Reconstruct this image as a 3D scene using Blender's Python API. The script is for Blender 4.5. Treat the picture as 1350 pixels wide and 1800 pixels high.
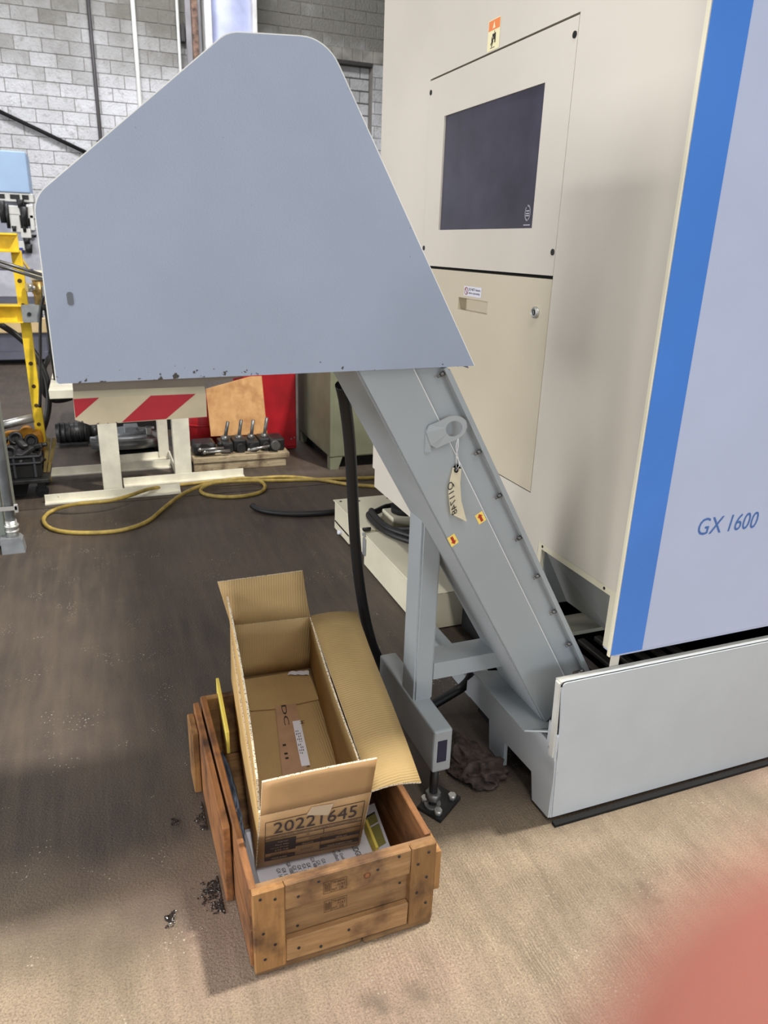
import bpy, bmesh, math, random
from mathutils import Vector, Matrix, noise
random.seed(7)
for o in list(bpy.data.objects): bpy.data.objects.remove(o, do_unlink=True)
SC = bpy.context.scene
COL = SC.collection
PI = math.pi

# ------------------------------------------------------------------ camera
cam_d = bpy.data.cameras.new('camera'); cam = bpy.data.objects.new('camera', cam_d); COL.objects.link(cam)
cam_d.sensor_fit = 'VERTICAL'; cam_d.sensor_width = 7.35; cam_d.sensor_height = 9.8
cam_d.lens = 1284.37*9.8/1800
cam_d.clip_start = 0.001; cam_d.clip_end = 100
cam_d.dof.use_dof = True; cam_d.dof.focus_distance = 2.1; cam_d.dof.aperture_fstop = 1.8
ca, cb, cc = ((0.932857, -0.35897, 0.030302), (-0.095981, -0.328735, -0.939532), (0.347225, 0.873541, -0.341117))
cam.matrix_world = Matrix(((ca[0], -cb[0], -cc[0], 0), (ca[1], -cb[1], -cc[1], 0), (ca[2], -cb[2], -cc[2], 1.5), (0, 0, 0, 1)))
SC.camera = cam

# ------------------------------------------------------------------ light and exposure
SC.view_settings.view_transform = 'Standard'; SC.view_settings.look = 'None'
SC.view_settings.exposure = 0.0; SC.view_settings.gamma = 1.0; SC.view_settings.use_curve_mapping = False
W = bpy.data.worlds.new('hall_ambient'); SC.world = W; W.use_nodes = True
W.node_tree.nodes['Background'].inputs[0].default_value = (0.93, 0.96, 1.0, 1)
W.node_tree.nodes['Background'].inputs[1].default_value = 0.05
def area(name, loc, target, sx, sy, power, color):
    d = bpy.data.lights.new(name, 'AREA'); d.shape = 'RECTANGLE'; d.size = sx; d.size_y = sy; d.energy = power; d.color = color
    o = bpy.data.objects.new(name, d); COL.objects.link(o); o.location = loc
    o.rotation_euler = (Vector(target)-Vector(loc)).to_track_quat('-Z', 'Y').to_euler()
    return o
area('strip_light_row', (-0.2, -2.6, 6.5), (-0.2, -2.5, 0), 0.35, 6.5, 270, (1.0, 0.96, 0.9))
area('high_bay_light', (2.9, 1.30, 6.5), (0.6, 1.2, 0), 0.3, 0.4, 680, (1.0, 0.95, 0.86))
area('front_fill', (-1.5, -8.5, 2.2), (0.3, 1.5, 1.4), 6.0, 2.2, 145, (0.84, 0.93, 1.0))  # added soft fill from behind the camera to brighten the hood face
area('front_fill', (3.5, -7.5, 3.0), (1.0, 1.3, 0.9), 3.0, 2.2, 190, (0.84, 0.93, 1.0))  # second added fill, from the front right, for the front faces
area('side_light', (-9.0, 1.9, 3.7), (1.2, 1.9, 1.6), 3.2, 0.5, 190, (1.0, 0.98, 0.98))
area('left_fill', (-9.0, 3.4, 2.4), (1.2, 2.0, 1.2), 5.0, 2.2, 430, (0.98, 0.98, 1.0))  # added soft fill from the left for the machine side
area('left_fill', (-7.5, -3.5, 2.4), (1.0, 1.6, 1.4), 5.0, 2.2, 270, (0.96, 0.98, 1.0))  # added front-left fill that softens the hood's shadow on the machine
area('far_fill', (0.5, 9.5, 7.2), (0.3, 13.5, 2.2), 5.0, 1.0, 490, (0.97, 0.98, 1.0))  # added fill that brightens the back wall
area('far_fill', (-3.5, 5.5, 6.8), (-0.3, 8.0, 1.2), 2.0, 1.0, 70, (0.97, 0.98, 1.0))  # small added fill over the far left of the hall

# ------------------------------------------------------------------ materials
MATS = {}
def srgb(c):
    return tuple(((v/255)/12.92 if v/255 <= 0.04045 else ((v/255+0.055)/1.055)**2.4) for v in c)
def new_mat(name):
    m = bpy.data.materials.new(name); m.use_nodes = True; MATS[name] = m
    nt = m.node_tree; return m, nt, nt.nodes['Principled BSDF']
def N(nt, t, **kw):
    n = nt.nodes.new(t)
    for k, v in kw.items(): setattr(n, k, v)
    return n
def mix_rgb(nt, fac, a, b, mode='MIX'):
    n = N(nt, 'ShaderNodeMix', data_type='RGBA', blend_type=mode)
    L = nt.links.new
    for sock, v in ((n.inputs[0], fac), (n.inputs[6], a), (n.inputs[7], b)):
        if hasattr(v, 'node'): L(v, sock)
        elif isinstance(v, (int, float)): sock.default_value = v
        else: sock.default_value = (*v, 1)
    return n.outputs[2]
def coords(nt, scale=(1, 1, 1), rot=(0, 0, 0), kind='pos'):
    if kind == 'pos': src = N(nt, 'ShaderNodeNewGeometry').outputs['Position']
    else: src = N(nt, 'ShaderNodeTexCoord').outputs['Object']
    mp = N(nt, 'ShaderNodeMapping'); mp.inputs['Scale'].default_value = scale; mp.inputs['Rotation'].default_value = rot
    nt.links.new(src, mp.inputs['Vector']); return mp.outputs[0]
def noise_fac(nt, scale, detail=4, lo=0.35, hi=0.65, vec=None, rough=0.55):
    n = N(nt, 'ShaderNodeTexNoise'); n.inputs['Scale'].default_value = scale; n.inputs['Detail'].default_value = detail
    n.inputs['Roughness'].default_value = rough
    nt.links.new(vec if vec is not None else coords(nt), n.inputs['Vector'])
    r = N(nt, 'ShaderNodeMapRange'); r.inputs[1].default_value = lo; r.inputs[2].default_value = hi; nt.links.new(n.outputs[0], r.inputs[0])
    return r.outputs[0]
def bump(nt, bsdf, height, strength, dist):
    b = N(nt, 'ShaderNodeBump'); b.inputs['Strength'].default_value = strength; b.inputs['Distance'].default_value = dist
    nt.links.new(height, b.inputs['Height']); nt.links.new(b.outputs[0], bsdf.inputs['Normal'])
def paint(name, c, rough=0.45, metal=0.0, var=0.06, scale=3.0, grain=0.0, specks=0.0, speck_col=(60, 58, 56), spec=0.5):
    m, nt, b = new_mat(name); c = srgb(c)
    d = tuple(v*(1-var*2.2) for v in c); e = tuple(min(1, v*(1+var)) for v in c)
    col = mix_rgb(nt, noise_fac(nt, scale), d, e)
    if specks > 0:
        f = noise_fac(nt, 55, 2, 0.74-specks*0.1, 0.78-specks*0.1)
        f2 = N(nt, 'ShaderNodeMath', operation='MULTIPLY'); nt.links.new(f, f2.inputs[0]); nt.links.new(noise_fac(nt, 4, 2, 0.55, 0.7), f2.inputs[1])
        col = mix_rgb(nt, f2.outputs[0], col, srgb(speck_col))
    nt.links.new(col, b.inputs['Base Color'])
    b.inputs['Roughness'].default_value = rough; b.inputs['Metallic'].default_value = metal; b.inputs['Specular IOR Level'].default_value = spec
    if grain > 0: bump(nt, b, noise_fac(nt, 420, 2, 0.2, 0.8), grain, 0.0008)
    return m
def flat(name, c, rough=0.6, metal=0.0):
    m, nt, b = new_mat(name); b.inputs['Base Color'].default_value = (*srgb(c), 1)
    b.inputs['Roughness'].default_value = rough; b.inputs['Metallic'].default_value = metal; return m
def wood(name, c1, c2, axis=(1, 14, 14), rough=0.7, rnd=True, dirt=(70, 45, 30)):
    m, nt, b = new_mat(name)
    v = coords(nt, axis)
    f = noise_fac(nt, 5.0, 6, 0.3, 0.7, v, 0.65)
    col = mix_rgb(nt, f, srgb(c1), srgb(c2))
    col = mix_rgb(nt, noise_fac(nt, 9, 5, 0.5, 0.72), col, srgb(dirt))
    if rnd:
        oi = N(nt, 'ShaderNodeObjectInfo'); r = N(nt, 'ShaderNodeMapRange'); r.inputs[3].default_value = 0.72; r.inputs[4].default_value = 1.12
        nt.links.new(oi.outputs['Random'], r.inputs[0])
        cmb = N(nt, 'ShaderNodeCombineColor')
        for i in range(3): nt.links.new(r.outputs[0], cmb.inputs[i])
        col = mix_rgb(nt, 1.0, col, cmb.outputs[0], 'MULTIPLY')
    nt.links.new(col, b.inputs['Base Color']); b.inputs['Roughness'].default_value = rough
    bump(nt, b, f, 0.35, 0.002); return m

GREY = paint('grey_machine_paint', (154, 160, 164), 0.42, var=0.03, grain=0.12)
HOOD = paint('hood_grey_paint', (150, 160, 180), 0.5, var=0.03, grain=0.25, specks=0.25)
CREAM = paint('cream_machine_paint', (216, 209, 197), 0.42, var=0.025, scale=1.6, grain=0.1)
CREAMD = paint('cream_door_paint', (208, 198, 176), 0.42, var=0.025, scale=2, grain=0.1)
SILVER = paint('silver_front_paint', (186, 196, 224), 0.4, var=0.02, scale=2.2, grain=0.15)
BLUE = paint('blue_stripe_paint', (72, 130, 216), 0.4, var=0.03)
TANK = paint('tank_grey_paint', (190, 195, 200), 0.45, var=0.03, grain=0.12, specks=0.12)
BEIGE = paint('pale_cream_paint', (226, 220, 196), 0.5, var=0.04)
CREAMSTEEL = paint('cream_stand_paint', (230, 226, 210), 0.55, var=0.08, scale=7, specks=0.4, speck_col=(120, 95, 60))
GREEN = paint('grey_green_enamel', (132, 134, 112), 0.5, var=0.12, scale=2.5, specks=0.4, speck_col=(80, 70, 50))
RED = paint('red_paint', (172, 22, 34), 0.5, var=0.15, scale=5)
STRIPE_RED = paint('hazard_red', (168, 18, 38), 0.55, var=0.08, scale=8, specks=0.2)
STRIPE_CREAM = paint('hazard_cream', (196, 184, 156), 0.55, var=0.08, scale=8, specks=0.4)
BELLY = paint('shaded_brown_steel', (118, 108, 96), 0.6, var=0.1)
YELLOW = paint('yellow_steel_paint', (244, 208, 48), 0.5, var=0.1, scale=8, specks=0.5)
BLACK = flat('matt_black', (7, 7, 8), 0.8)
DARK = paint('dark_oily_iron', (46, 46, 48), 0.45, 0.3, var=0.25, scale=14)
RUBBER = flat('black_rubber', (18, 18, 20), 0.5)
STEEL = paint('bright_steel', (190, 190, 190), 0.3, 0.9, var=0.1, scale=10)
ZINC = paint('zinc_plated', (200, 200, 196), 0.35, 0.6, var=0.05)
GALV = paint('galvanised_steel', (150, 154, 158), 0.45, 0.35, var=0.1, scale=12)
IRON = paint('dull_cast_steel', (120, 120, 120), 0.4, 0.6, var=0.2, scale=9)
HOSEY = paint('yellow_air_hose', (184, 158, 82), 0.5, var=0.14, scale=20)
SCREEN = paint('dark_screen_glass', (66, 64, 78), 0.25, var=0.12, scale=5)
PRINT_B = flat('black_print', (30, 28, 30), 0.6)
PRINT_W = flat('pale_print', (190, 188, 196), 0.6)
PRINT_BLUE = flat('blue_lettering', (72, 112, 178), 0.5)
PAPER = paint('white_paper', (226, 226, 238), 0.7, var=0.02)
TAGP = paint('cream_tag_card', (252, 242, 216), 0.75, var=0.03)
LABELY = flat('yellow_label', (244, 214, 110), 0.5)
PALEY = flat('pale_yellow_label', (243, 234, 190), 0.5)
ORANGE = flat('orange_label', (240, 140, 84), 0.5)
REDARROW = flat('dark_red_arrow', (168, 46, 20), 0.5)
STRING = flat('white_string', (220, 220, 222), 0.8)
YFOAM = paint('yellow_foam', (226, 206, 96), 0.8, var=0.05)
RAG = paint('brown_rag', (66, 54, 50), 0.95, var=0.3, scale=40)
BLUEPL = paint('blue_grey_plastic', (92, 102, 120), 0.4, var=0.2, scale=30)
PIPEW = paint('white_pipe_paint', (232, 232, 228), 0.5, var=0.05)
PIPEB = paint('dark_pipe', (74, 70, 72), 0.5, var=0.1)
LAVENDER = paint('lavender_column_paint', (186, 192, 226), 0.35, var=0.07, scale=3)
COLWHITE = paint('white_flange_paint', (222, 220, 218), 0.5, var=0.08, scale=6, specks=0.5)
RUST = paint('rusty_steel', (126, 100, 86), 0.8, var=0.3, scale=12)
CHGREY = paint('grey_channel', (140, 138, 142), 0.6, var=0.1)
LBLUE = paint('light_blue_panel', (176, 204, 240), 0.4, var=0.03)
BENCHW = paint('white_bench_paint', (206, 208, 222), 0.5, var=0.1, scale=6)
BENCHG = paint('blue_grey_base', (104, 106, 122), 0.55, var=0.1)
TANBLK = paint('tan_wood_block', (222, 196, 148), 0.7, var=0.08)
BRASS = paint('old_brass', (168, 140, 84), 0.4, 0.5, var=0.2, scale=20)
def chipped(m, z0, z1):
    # chips and oily scuffs that gather along the lower edge of the sheet
    nt = m.node_tree; b = nt.nodes['Principled BSDF']; src = b.inputs['Base Color'].links[0].from_socket
    sx = N(nt, 'ShaderNodeSeparateXYZ'); nt.links.new(N(nt, 'ShaderNodeNewGeometry').outputs['Position'], sx.inputs[0])
    r = N(nt, 'ShaderNodeMapRange'); r.inputs[1].default_value = z1; r.inputs[2].default_value = z0; r.inputs[3].default_value = 0.0; r.inputs[4].default_value = 0.16; nt.links.new(sx.outputs[2], r.inputs[0])
    n = N(nt, 'ShaderNodeTexNoise'); n.inputs['Scale'].default_value = 70; n.inputs['Detail'].default_value = 3; nt.links.new(coords(nt), n.inputs['Vector'])
    n2 = N(nt, 'ShaderNodeTexNoise'); n2.inputs['Scale'].default_value = 6; nt.links.new(coords(nt), n2.inputs['Vector'])
    a = N(nt, 'ShaderNodeMath', operation='ADD'); nt.links.new(n.outputs[0], a.inputs[0]); nt.links.new(r.outputs[0], a.inputs[1])
    a2 = N(nt, 'ShaderNodeMath', operation='MULTIPLY_ADD'); nt.links.new(n2.outputs[0], a2.inputs[0]); a2.inputs[1].default_value = 0.25; nt.links.new(a.outputs[0], a2.inputs[2])
    t = N(nt, 'ShaderNodeMapRange'); t.inputs[1].default_value = 0.90; t.inputs[2].default_value = 0.93; nt.links.new(a2.outputs[0], t.inputs[0])
    nt.links.new(mix_rgb(nt, t.outputs[0], src, srgb((58, 52, 50))), b.inputs['Base Color'])
chipped(HOOD, 1.245, 1.30); chipped(STRIPE_CREAM, 1.165, 1.19)
SKIN, _nt, _b = new_mat('skin')
_b.inputs['Base Color'].default_value = (*srgb((152, 94, 82)), 1); _b.inputs['Roughness'].default_value = 0.55
_b.inputs['Subsurface Weight'].default_value = 0.25; _b.inputs['Subsurface Radius'].default_value = (0.006, 0.002, 0.001)
CRATEW = wood('crate_pine', (168, 130, 88), (130, 94, 58), (1.5, 12, 12))
CRATEV = wood('crate_pine_upright', (172, 128, 78), (136, 96, 54), (12, 12, 1.5))
CRATEY = wood('crate_pine_side', (164, 112, 66), (118, 76, 44), (12, 1.5, 12))
PLY = wood('plywood', (222, 176, 122), (196, 146, 94), (3, 6, 2.2), rnd=False, dirt=(176, 124, 80))
OLDW = wood('weathered_plank', (186, 170, 140), (140, 124, 100), (2, 14, 14))
SCRAPW = wood('dirty_timber', (150, 130, 70), (96, 80, 46), (8, 8, 2))

def cardboard(name, c, wave_rot=0.0, w=0.05):
    m, nt, b = new_mat(name)
    v = coords(nt, (1, 1, 1), (0, 0, 0), 'obj')
    col = mix_rgb(nt, noise_fac(nt, 7, 5, 0.3, 0.7, v), tuple(x*0.84 for x in srgb(c)), srgb(c))
    nt.links.new(col, b.inputs['Base Color']); b.inputs['Roughness'].default_value = 0.75
    wv = N(nt, 'ShaderNodeTexWave', bands_direction='X' if wave_rot == 0 else 'Y'); wv.inputs['Scale'].default_value = 45; wv.inputs['Distortion'].default_value = 1.5; wv.inputs['Detail'].default_value = 2
    nt.links.new(v, wv.inputs['Vector']); bump(nt, b, wv.outputs['Fac'], 0.4, 0.0014); return m
CARD = cardboard('brown_cardboard_inside', (182, 152, 104))
CARD2 = cardboard('brown_cardboard_inside_crosswise', (176, 148, 98), 1.0)
CARDOUT = paint('brown_cardboard_outside', (178, 140, 96), 0.6, var=0.06, scale=8)
CARDSIDE = paint('yellowish_cardboard_outside', (208, 172, 112), 0.6, var=0.06, scale=8)
CARDEDGE, _nt, _b = new_mat('corrugated_edge')
_wv = N(_nt, 'ShaderNodeTexVoronoi'); _wv.inputs['Scale'].default_value = 230; _nt.links.new(coords(_nt), _wv.inputs['Vector'])
_r = N(_nt, 'ShaderNodeMapRange'); _r.inputs[1].default_value = 0.25; _r.inputs[2].default_value = 0.45; _nt.links.new(_wv.outputs['Distance'], _r.inputs[0])
_nt.links.new(mix_rgb(_nt, _r.outputs[0], srgb((120, 104, 82)), srgb((226, 212, 186))), _b.inputs['Base Color']); _b.inputs['Roughness'].default_value = 0.9
TAPE, _nt, _b = new_mat('clear_packing_tape')
_b.inputs['Base Color'].default_value = (*srgb((198, 172, 140)), 1); _b.inputs['Roughness'].default_value = 0.12
PTAPE = paint('pinkish_tape', (176, 140, 112), 0.3, var=0.05, scale=20)

# concrete floor: pale broom-finished slab near the camera, darker further in from oil, dirt and shade painted along the hood's shadow
FLOOR, nt, b = new_mat('worn_concrete')
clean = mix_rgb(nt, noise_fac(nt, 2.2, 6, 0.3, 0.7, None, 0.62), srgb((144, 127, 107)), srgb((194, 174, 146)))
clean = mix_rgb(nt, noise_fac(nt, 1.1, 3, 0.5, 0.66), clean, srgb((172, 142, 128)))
dirty = mix_rgb(nt, noise_fac(nt, 1.7, 6, 0.3, 0.7, None, 0.62), srgb((54, 47, 43)), srgb((88, 76, 69)))  # oil and dirt colour that also carries the painted hood shade
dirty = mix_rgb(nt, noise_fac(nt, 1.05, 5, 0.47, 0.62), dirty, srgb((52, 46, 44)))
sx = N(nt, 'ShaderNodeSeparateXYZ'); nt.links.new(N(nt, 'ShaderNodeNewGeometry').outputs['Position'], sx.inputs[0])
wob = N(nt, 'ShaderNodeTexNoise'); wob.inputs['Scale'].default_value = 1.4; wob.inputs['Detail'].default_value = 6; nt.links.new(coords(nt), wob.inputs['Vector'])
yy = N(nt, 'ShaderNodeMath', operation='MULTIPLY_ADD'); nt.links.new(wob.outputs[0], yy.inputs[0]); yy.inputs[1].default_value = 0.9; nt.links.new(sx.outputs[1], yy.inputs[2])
ym = N(nt, 'ShaderNodeMapRange'); ym.interpolation_type = 'SMOOTHSTEP'; ym.inputs[1].default_value = 1.62; ym.inputs[2].default_value = 2.12; nt.links.new(yy.outputs[0], ym.inputs[0])  # edge pulled forward so the shadowed floor is painted darker
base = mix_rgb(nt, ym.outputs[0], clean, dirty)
base = mix_rgb(nt, noise_fac(nt, 3.1, 4, 0.62, 0.74), base, srgb((84, 74, 66)))
streak = noise_fac(nt, 16, 5, 0.42, 0.66, coords(nt, (1.6, 0.16, 1), (0, 0, -0.05)), 0.6)
st_ = N(nt, 'ShaderNodeMath', operation='MULTIPLY'); nt.links.new(streak, st_.inputs[0]); st_.inputs[1].default_value = 0.35
base = mix_rgb(nt, st_.outputs[0], base, tuple(0.55*c for c in srgb((150, 132, 110))))
gr = noise_fac(nt, 210, 4, 0.44, 0.66, None, 0.85)
g2 = N(nt, 'ShaderNodeMath', operation='MULTIPLY'); nt.links.new(gr, g2.inputs[0]); g2.inputs[1].default_value = 0.85
base = mix_rgb(nt, g2.outputs[0], base, tuple(0.42*c for c in srgb((140, 122, 104))))
for sc_, lo_, hi_ in ((42, 0.14, 0.60), (85, 0.17, 0.56)):
    vo = N(nt, 'ShaderNodeTexVoronoi'); vo.inputs['Scale'].default_value = sc_; nt.links.new(coords(nt, (1, 1, 1), (0, 0, sc_)), vo.inputs['Vector'])
    sp = N(nt, 'ShaderNodeMapRange'); sp.inputs[1].default_value = lo_; sp.inputs[2].default_value = lo_-0.05; nt.links.new(vo.outputs['Distance'], sp.inputs[0])
    spk = N(nt, 'ShaderNodeMath', operation='MULTIPLY'); nt.links.new(sp.outputs[0], spk.inputs[0]); nt.links.new(noise_fac(nt, 6, 2, hi_, hi_+0.08), spk.inputs[1])
    base = mix_rgb(nt, spk.outputs[0], base, srgb((186, 176, 158)))
# broom grooves about 9 mm apart, patchily worn; they hold dirt
wv = N(nt, 'ShaderNodeTexWave', bands_direction='X'); wv.inputs['Scale'].default_value = 40; wv.inputs['Distortion'].default_value = 9.0; wv.inputs['Detail'].default_value = 4; wv.inputs['Detail Scale'].default_value = 1.6; wv.inputs['Detail Roughness'].default_value = 0.6
nt.links.new(coords(nt, (1, 0.22, 1), (0, 0, 0.03)), wv.inputs['Vector'])
inv = N(nt, 'ShaderNodeMath', operation='SUBTRACT'); inv.inputs[0].default_value = 1.0; nt.links.new(ym.outputs[0], inv.inputs[1]); inv.use_clamp = True
xm = N(nt, 'ShaderNodeMapRange'); xm.inputs[1].default_value = 0.1; xm.inputs[2].default_value = 0.75; nt.links.new(sx.outputs[0], xm.inputs[0])
k1 = N(nt, 'ShaderNodeMath', operation='MULTIPLY'); nt.links.new(inv.outputs[0], k1.inputs[0]); nt.links.new(xm.outputs[0], k1.inputs[1])
k2 = N(nt, 'ShaderNodeMath', operation='MULTIPLY'); nt.links.new(k1.outputs[0], k2.inputs[0]); nt.links.new(noise_fac(nt, 7, 4, 0.36, 0.66), k2.inputs[1])
gm = N(nt, 'ShaderNodeMath', operation='MULTIPLY'); nt.links.new(wv.outputs['Fac'], gm.inputs[0]); nt.links.new(k2.outputs[0], gm.inputs[1])
gd = N(nt, 'ShaderNodeMath', operation='MULTIPLY'); nt.links.new(gm.outputs[0], gd.inputs[0]); gd.inputs[1].default_value = 0.55
base = mix_rgb(nt, gd.outputs[0], base, tuple(0.5*c for c in srgb((140, 122, 100))))
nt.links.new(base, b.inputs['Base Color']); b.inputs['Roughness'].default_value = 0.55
ad = N(nt, 'ShaderNodeMath', operation='SUBTRACT'); nt.links.new(noise_fac(nt, 140, 4, 0.2, 0.8, None, 0.7), ad.inputs[0]); nt.links.new(gd.outputs[0], ad.inputs[1])
bump(nt, b, ad.outputs[0], 0.8, 0.004)

# block wall: whitewash over grey block, worn away in patches, thinner high up
BLOCK, nt, b = new_mat('whitewashed_block')
pos = N(nt, 'ShaderNodeSeparateXYZ'); nt.links.new(N(nt, 'ShaderNodeNewGeometry').outputs['Position'], pos.inputs[0])
zz = N(nt, 'ShaderNodeMapRange'); zz.inputs[1].default_value = 3.6; zz.inputs[2].default_value = 5.1; nt.links.new(pos.outputs[2], zz.inputs[0])
nn = noise_fac(nt, 0.9, 5, 0.3, 0.7, None, 0.6)
oi = N(nt, 'ShaderNodeObjectInfo')
s1 = N(nt, 'ShaderNodeMath', operation='MULTIPLY_ADD'); nt.links.new(nn, s1.inputs[0]); s1.inputs[1].default_value = 0.55; nt.links.new(zz.outputs[0], s1.inputs[2])
s2 = N(nt, 'ShaderNodeMath', operation='MULTIPLY_ADD'); nt.links.new(oi.outputs['Random'], s2.inputs[0]); s2.inputs[1].default_value = 0.3; nt.links.new(s1.outputs[0], s2.inputs[2])
cl = N(nt, 'ShaderNodeMapRange'); cl.inputs[1].default_value = 0.35; cl.inputs[2].default_value = 1.35; nt.links.new(s2.outputs[0], cl.inputs[0])
bc = mix_rgb(nt, cl.outputs[0], srgb((222, 222, 226)), srgb((122, 119, 112)))
bc = mix_rgb(nt, noise_fac(nt, 14, 5, 0.52, 0.8, None, 0.75), bc, srgb((138, 136, 130)))
nt.links.new(bc, b.inputs['Base Color']); b.inputs['Roughness'].default_value = 0.9
bump(nt, b, noise_fac(nt, 30, 5, 0.2, 0.8), 0.7, 0.02)
MORTAR = paint('grey_mortar', (134, 130, 124), 0.95, var=0.1)
SOLDIER = paint('bare_block_course', (150, 146, 138), 0.95, var=0.15, scale=4)

# ------------------------------------------------------------------ geometry helpers
class MB:
    """collects faces in world metres"""
    def __init__(s): s.bm = bmesh.new()
    def box(s, lo, hi, bev=0.0, seg=1, mi=0):
        t = bmesh.new(); bmesh.ops.create_cube(t, size=1)
        c = [(a+b_)/2 for a, b_ in zip(lo, hi)]; d = [abs(b_-a) for a, b_ in zip(lo, hi)]
        for v in t.verts: v.co = Vector((v.co.x*d[0]+c[0], v.co.y*d[1]+c[1], v.co.z*d[2]+c[2]))
        if bev > 0: bmesh.ops.bevel(t, geom=list(t.edges), offset=min(bev, min(d)*0.45), segments=seg, affect='EDGES', profile=0.5)
        return s._add(t, mi)
    def _add(s, t, mi=0, M=None, smooth=False):
        if M is not None: t.transform(M)
        mp = [s.bm.verts.new(v.co) for v in t.verts]
        t.verts.index_update()
        for f in t.faces:
            try:
                nf = s.bm.faces.new([mp[v.index] for v in f.verts]); nf.material_index = mi; nf.smooth = smooth or f.smooth
            except ValueError: pass
        t.free(); return s
    def obox(s, p0, p1, w, h, up=(0, 0, 1), bev=0.0, mi=0):
        """bar from p0 to p1, w across, h along up"""
        p0 = Vector(p0); p1 = Vector(p1); z = (p1-p0); L = z.length; z.normalize()
        u = Vector(up); x = u.cross(z).normalized(); y = z.cross(x)
        t = bmesh.new(); bmesh.ops.create_cube(t, size=1)
        for v in t.verts: v.co = Vector((v.co.x*w, v.co.y*h, v.co.z*L))
        if bev > 0: bmesh.ops.bevel(t, geom=list(t.edges), offset=bev, segments=1, affect='EDGES')
        M = Matrix.Translation((p0+p1)/2) @ Matrix((x, y, z)).transposed().to_4x4()
        return s._add(t, mi, M)
    def cyl(s, p0, p1, r, r2=None, n=16, mi=0, cap=True):
        p0 = Vector(p0); p1 = Vector(p1); d = p1-p0
        t = bmesh.new(); bmesh.ops.create_cone(t, cap_ends=cap, segments=n, radius1=r, radius2=r if r2 is None else r2, depth=d.length)
        for f in t.faces: f.smooth = len(f.verts) == 4
        M = Matrix.Translation((p0+p1)/2) @ d.to_track_quat('Z', 'Y').to_matrix().to_4x4()
        return s._add(t, mi, M)
    def sphere(s, c, r, sc=(1, 1, 1), n=12, mi=0):
        t = bmesh.new(); bmesh.ops.create_uvsphere(t, u_segments=n, v_segments=n//2+2, radius=r)
        for v in t.verts: v.co = Vector((v.co.x*sc[0], v.co.y*sc[1], v.co.z*sc[2]))
        for f in t.faces: f.smooth = True
        return s._add(t, mi, Matrix.Translation(c))
    def torus(s, c, R, r, axis=(0, 0, 1), n=20, m=8, mi=0):
        q = Vector(axis).to_track_quat('Z', 'Y').to_matrix()
        pts = [Vector(c)+q @ Vector((R*math.cos(2*PI*i/n), R*math.sin(2*PI*i/n), 0)) for i in range(n)]
        return s.tube(pts, r, m, closed=True, mi=mi)
    def tube(s, pts, r, n=10, closed=False, mi=0):
        pts = [Vector(p) for p in pts]; k = len(pts); rings = []
        ref = Vector((0, 0, 1))
        for i, p in enumerate(pts):
            a = pts[i-1] if (i > 0 or closed) else p; c = pts[(i+1) % k] if (i < k-1 or closed) else p
            t = (c-a).normalized()
            rr = ref-t*ref.dot(t)
            if rr.length < 0.05: rr = Vector((1, 0, 0))-t*t.x
            x = rr.normalized(); ref = x; y = t.cross(x)
            ra = r[i] if isinstance(r, (list, tuple)) else r
            rings.append([s.bm.verts.new(p+x*ra*math.cos(2*PI*j/n)+y*ra*math.sin(2*PI*j/n)) for j in range(n)])
        for i in range(k if closed else k-1):
            A = rings[i]; B = rings[(i+1) % k]
            for j in range(n):
                f = s.bm.faces.new((A[j], A[(j+1) % n], B[(j+1) % n], B[j])); f.smooth = True; f.material_index = mi
        if not closed:
            s.bm.faces.new(rings[0][::-1]).material_index = mi; s.bm.faces.new(rings[-1]).material_index = mi
        return s
    def prism(s, poly, d, mi=0, mi_side=None):
        """polygon (world points) extruded by vector d"""
        d = Vector(d); A = [s.bm.verts.new(Vector(p)) for p in poly]; B = [s.bm.verts.new(Vector(p)+d) for p in poly]
        n = len(A)
        fs = [s.bm.faces.new(A[::-1]), s.bm.faces.new(B)]
        for f in fs: f.material_index = mi
        for i in range(n):
            f = s.bm.faces.new((A[i], A[(i+1) % n], B[(i+1) % n], B[i])); f.material_index = mi if mi_side is None else mi_side
        return s
    def patch(s, c00, c10, c11, c01, t, nu=1, nv=1, bow=None, mi=0, mi_edge=0):
        """thick bilinear sheet: bow(u,v) gives extra displacement"""
        c00, c10, c11, c01 = [Vector(c) for c in (c00, c10, c11, c01)]
        nrm = (c10-c00).cross(c01-c00).normalized()
        def P(u, v, o):
            p = c00*(1-u)*(1-v)+c10*u*(1-v)+c11*u*v+c01*(1-u)*v
            if bow: p = p+Vector(bow(u, v))
            return p+nrm*o
        T = [[s.bm.verts.new(P(i/nu, j/nv, t/2)) for j in range(nv+1)] for i in range(nu+1)]
        B = [[s.bm.verts.new(P(i/nu, j/nv, -t/2)) for j in range(nv+1)] for i in range(nu+1)]
        def F(vs, m):
            f = s.bm.faces.new(vs); f.material_index = m; f.smooth = (nu > 1 or nv > 1) and m != mi_edge
        for i in range(nu):
            for j in range(nv):
                F((T[i][j], T[i+1][j], T[i+1][j+1], T[i][j+1]), mi); F((B[i][j+1], B[i+1][j+1], B[i+1][j], B[i][j]), mi)
        for i in range(nu):
            F((B[i][0], B[i+1][0], T[i+1][0], T[i][0]), mi_edge); F((T[i][nv], T[i+1][nv], B[i+1][nv], B[i][nv]), mi_edge)
        for j in range(nv):
            F((T[0][j], T[0][j+1], B[0][j+1], B[0][j]), mi_edge); F((B[nu][j], B[nu][j+1], T[nu][j+1], T[nu][j]), mi_edge)
        return s
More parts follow.
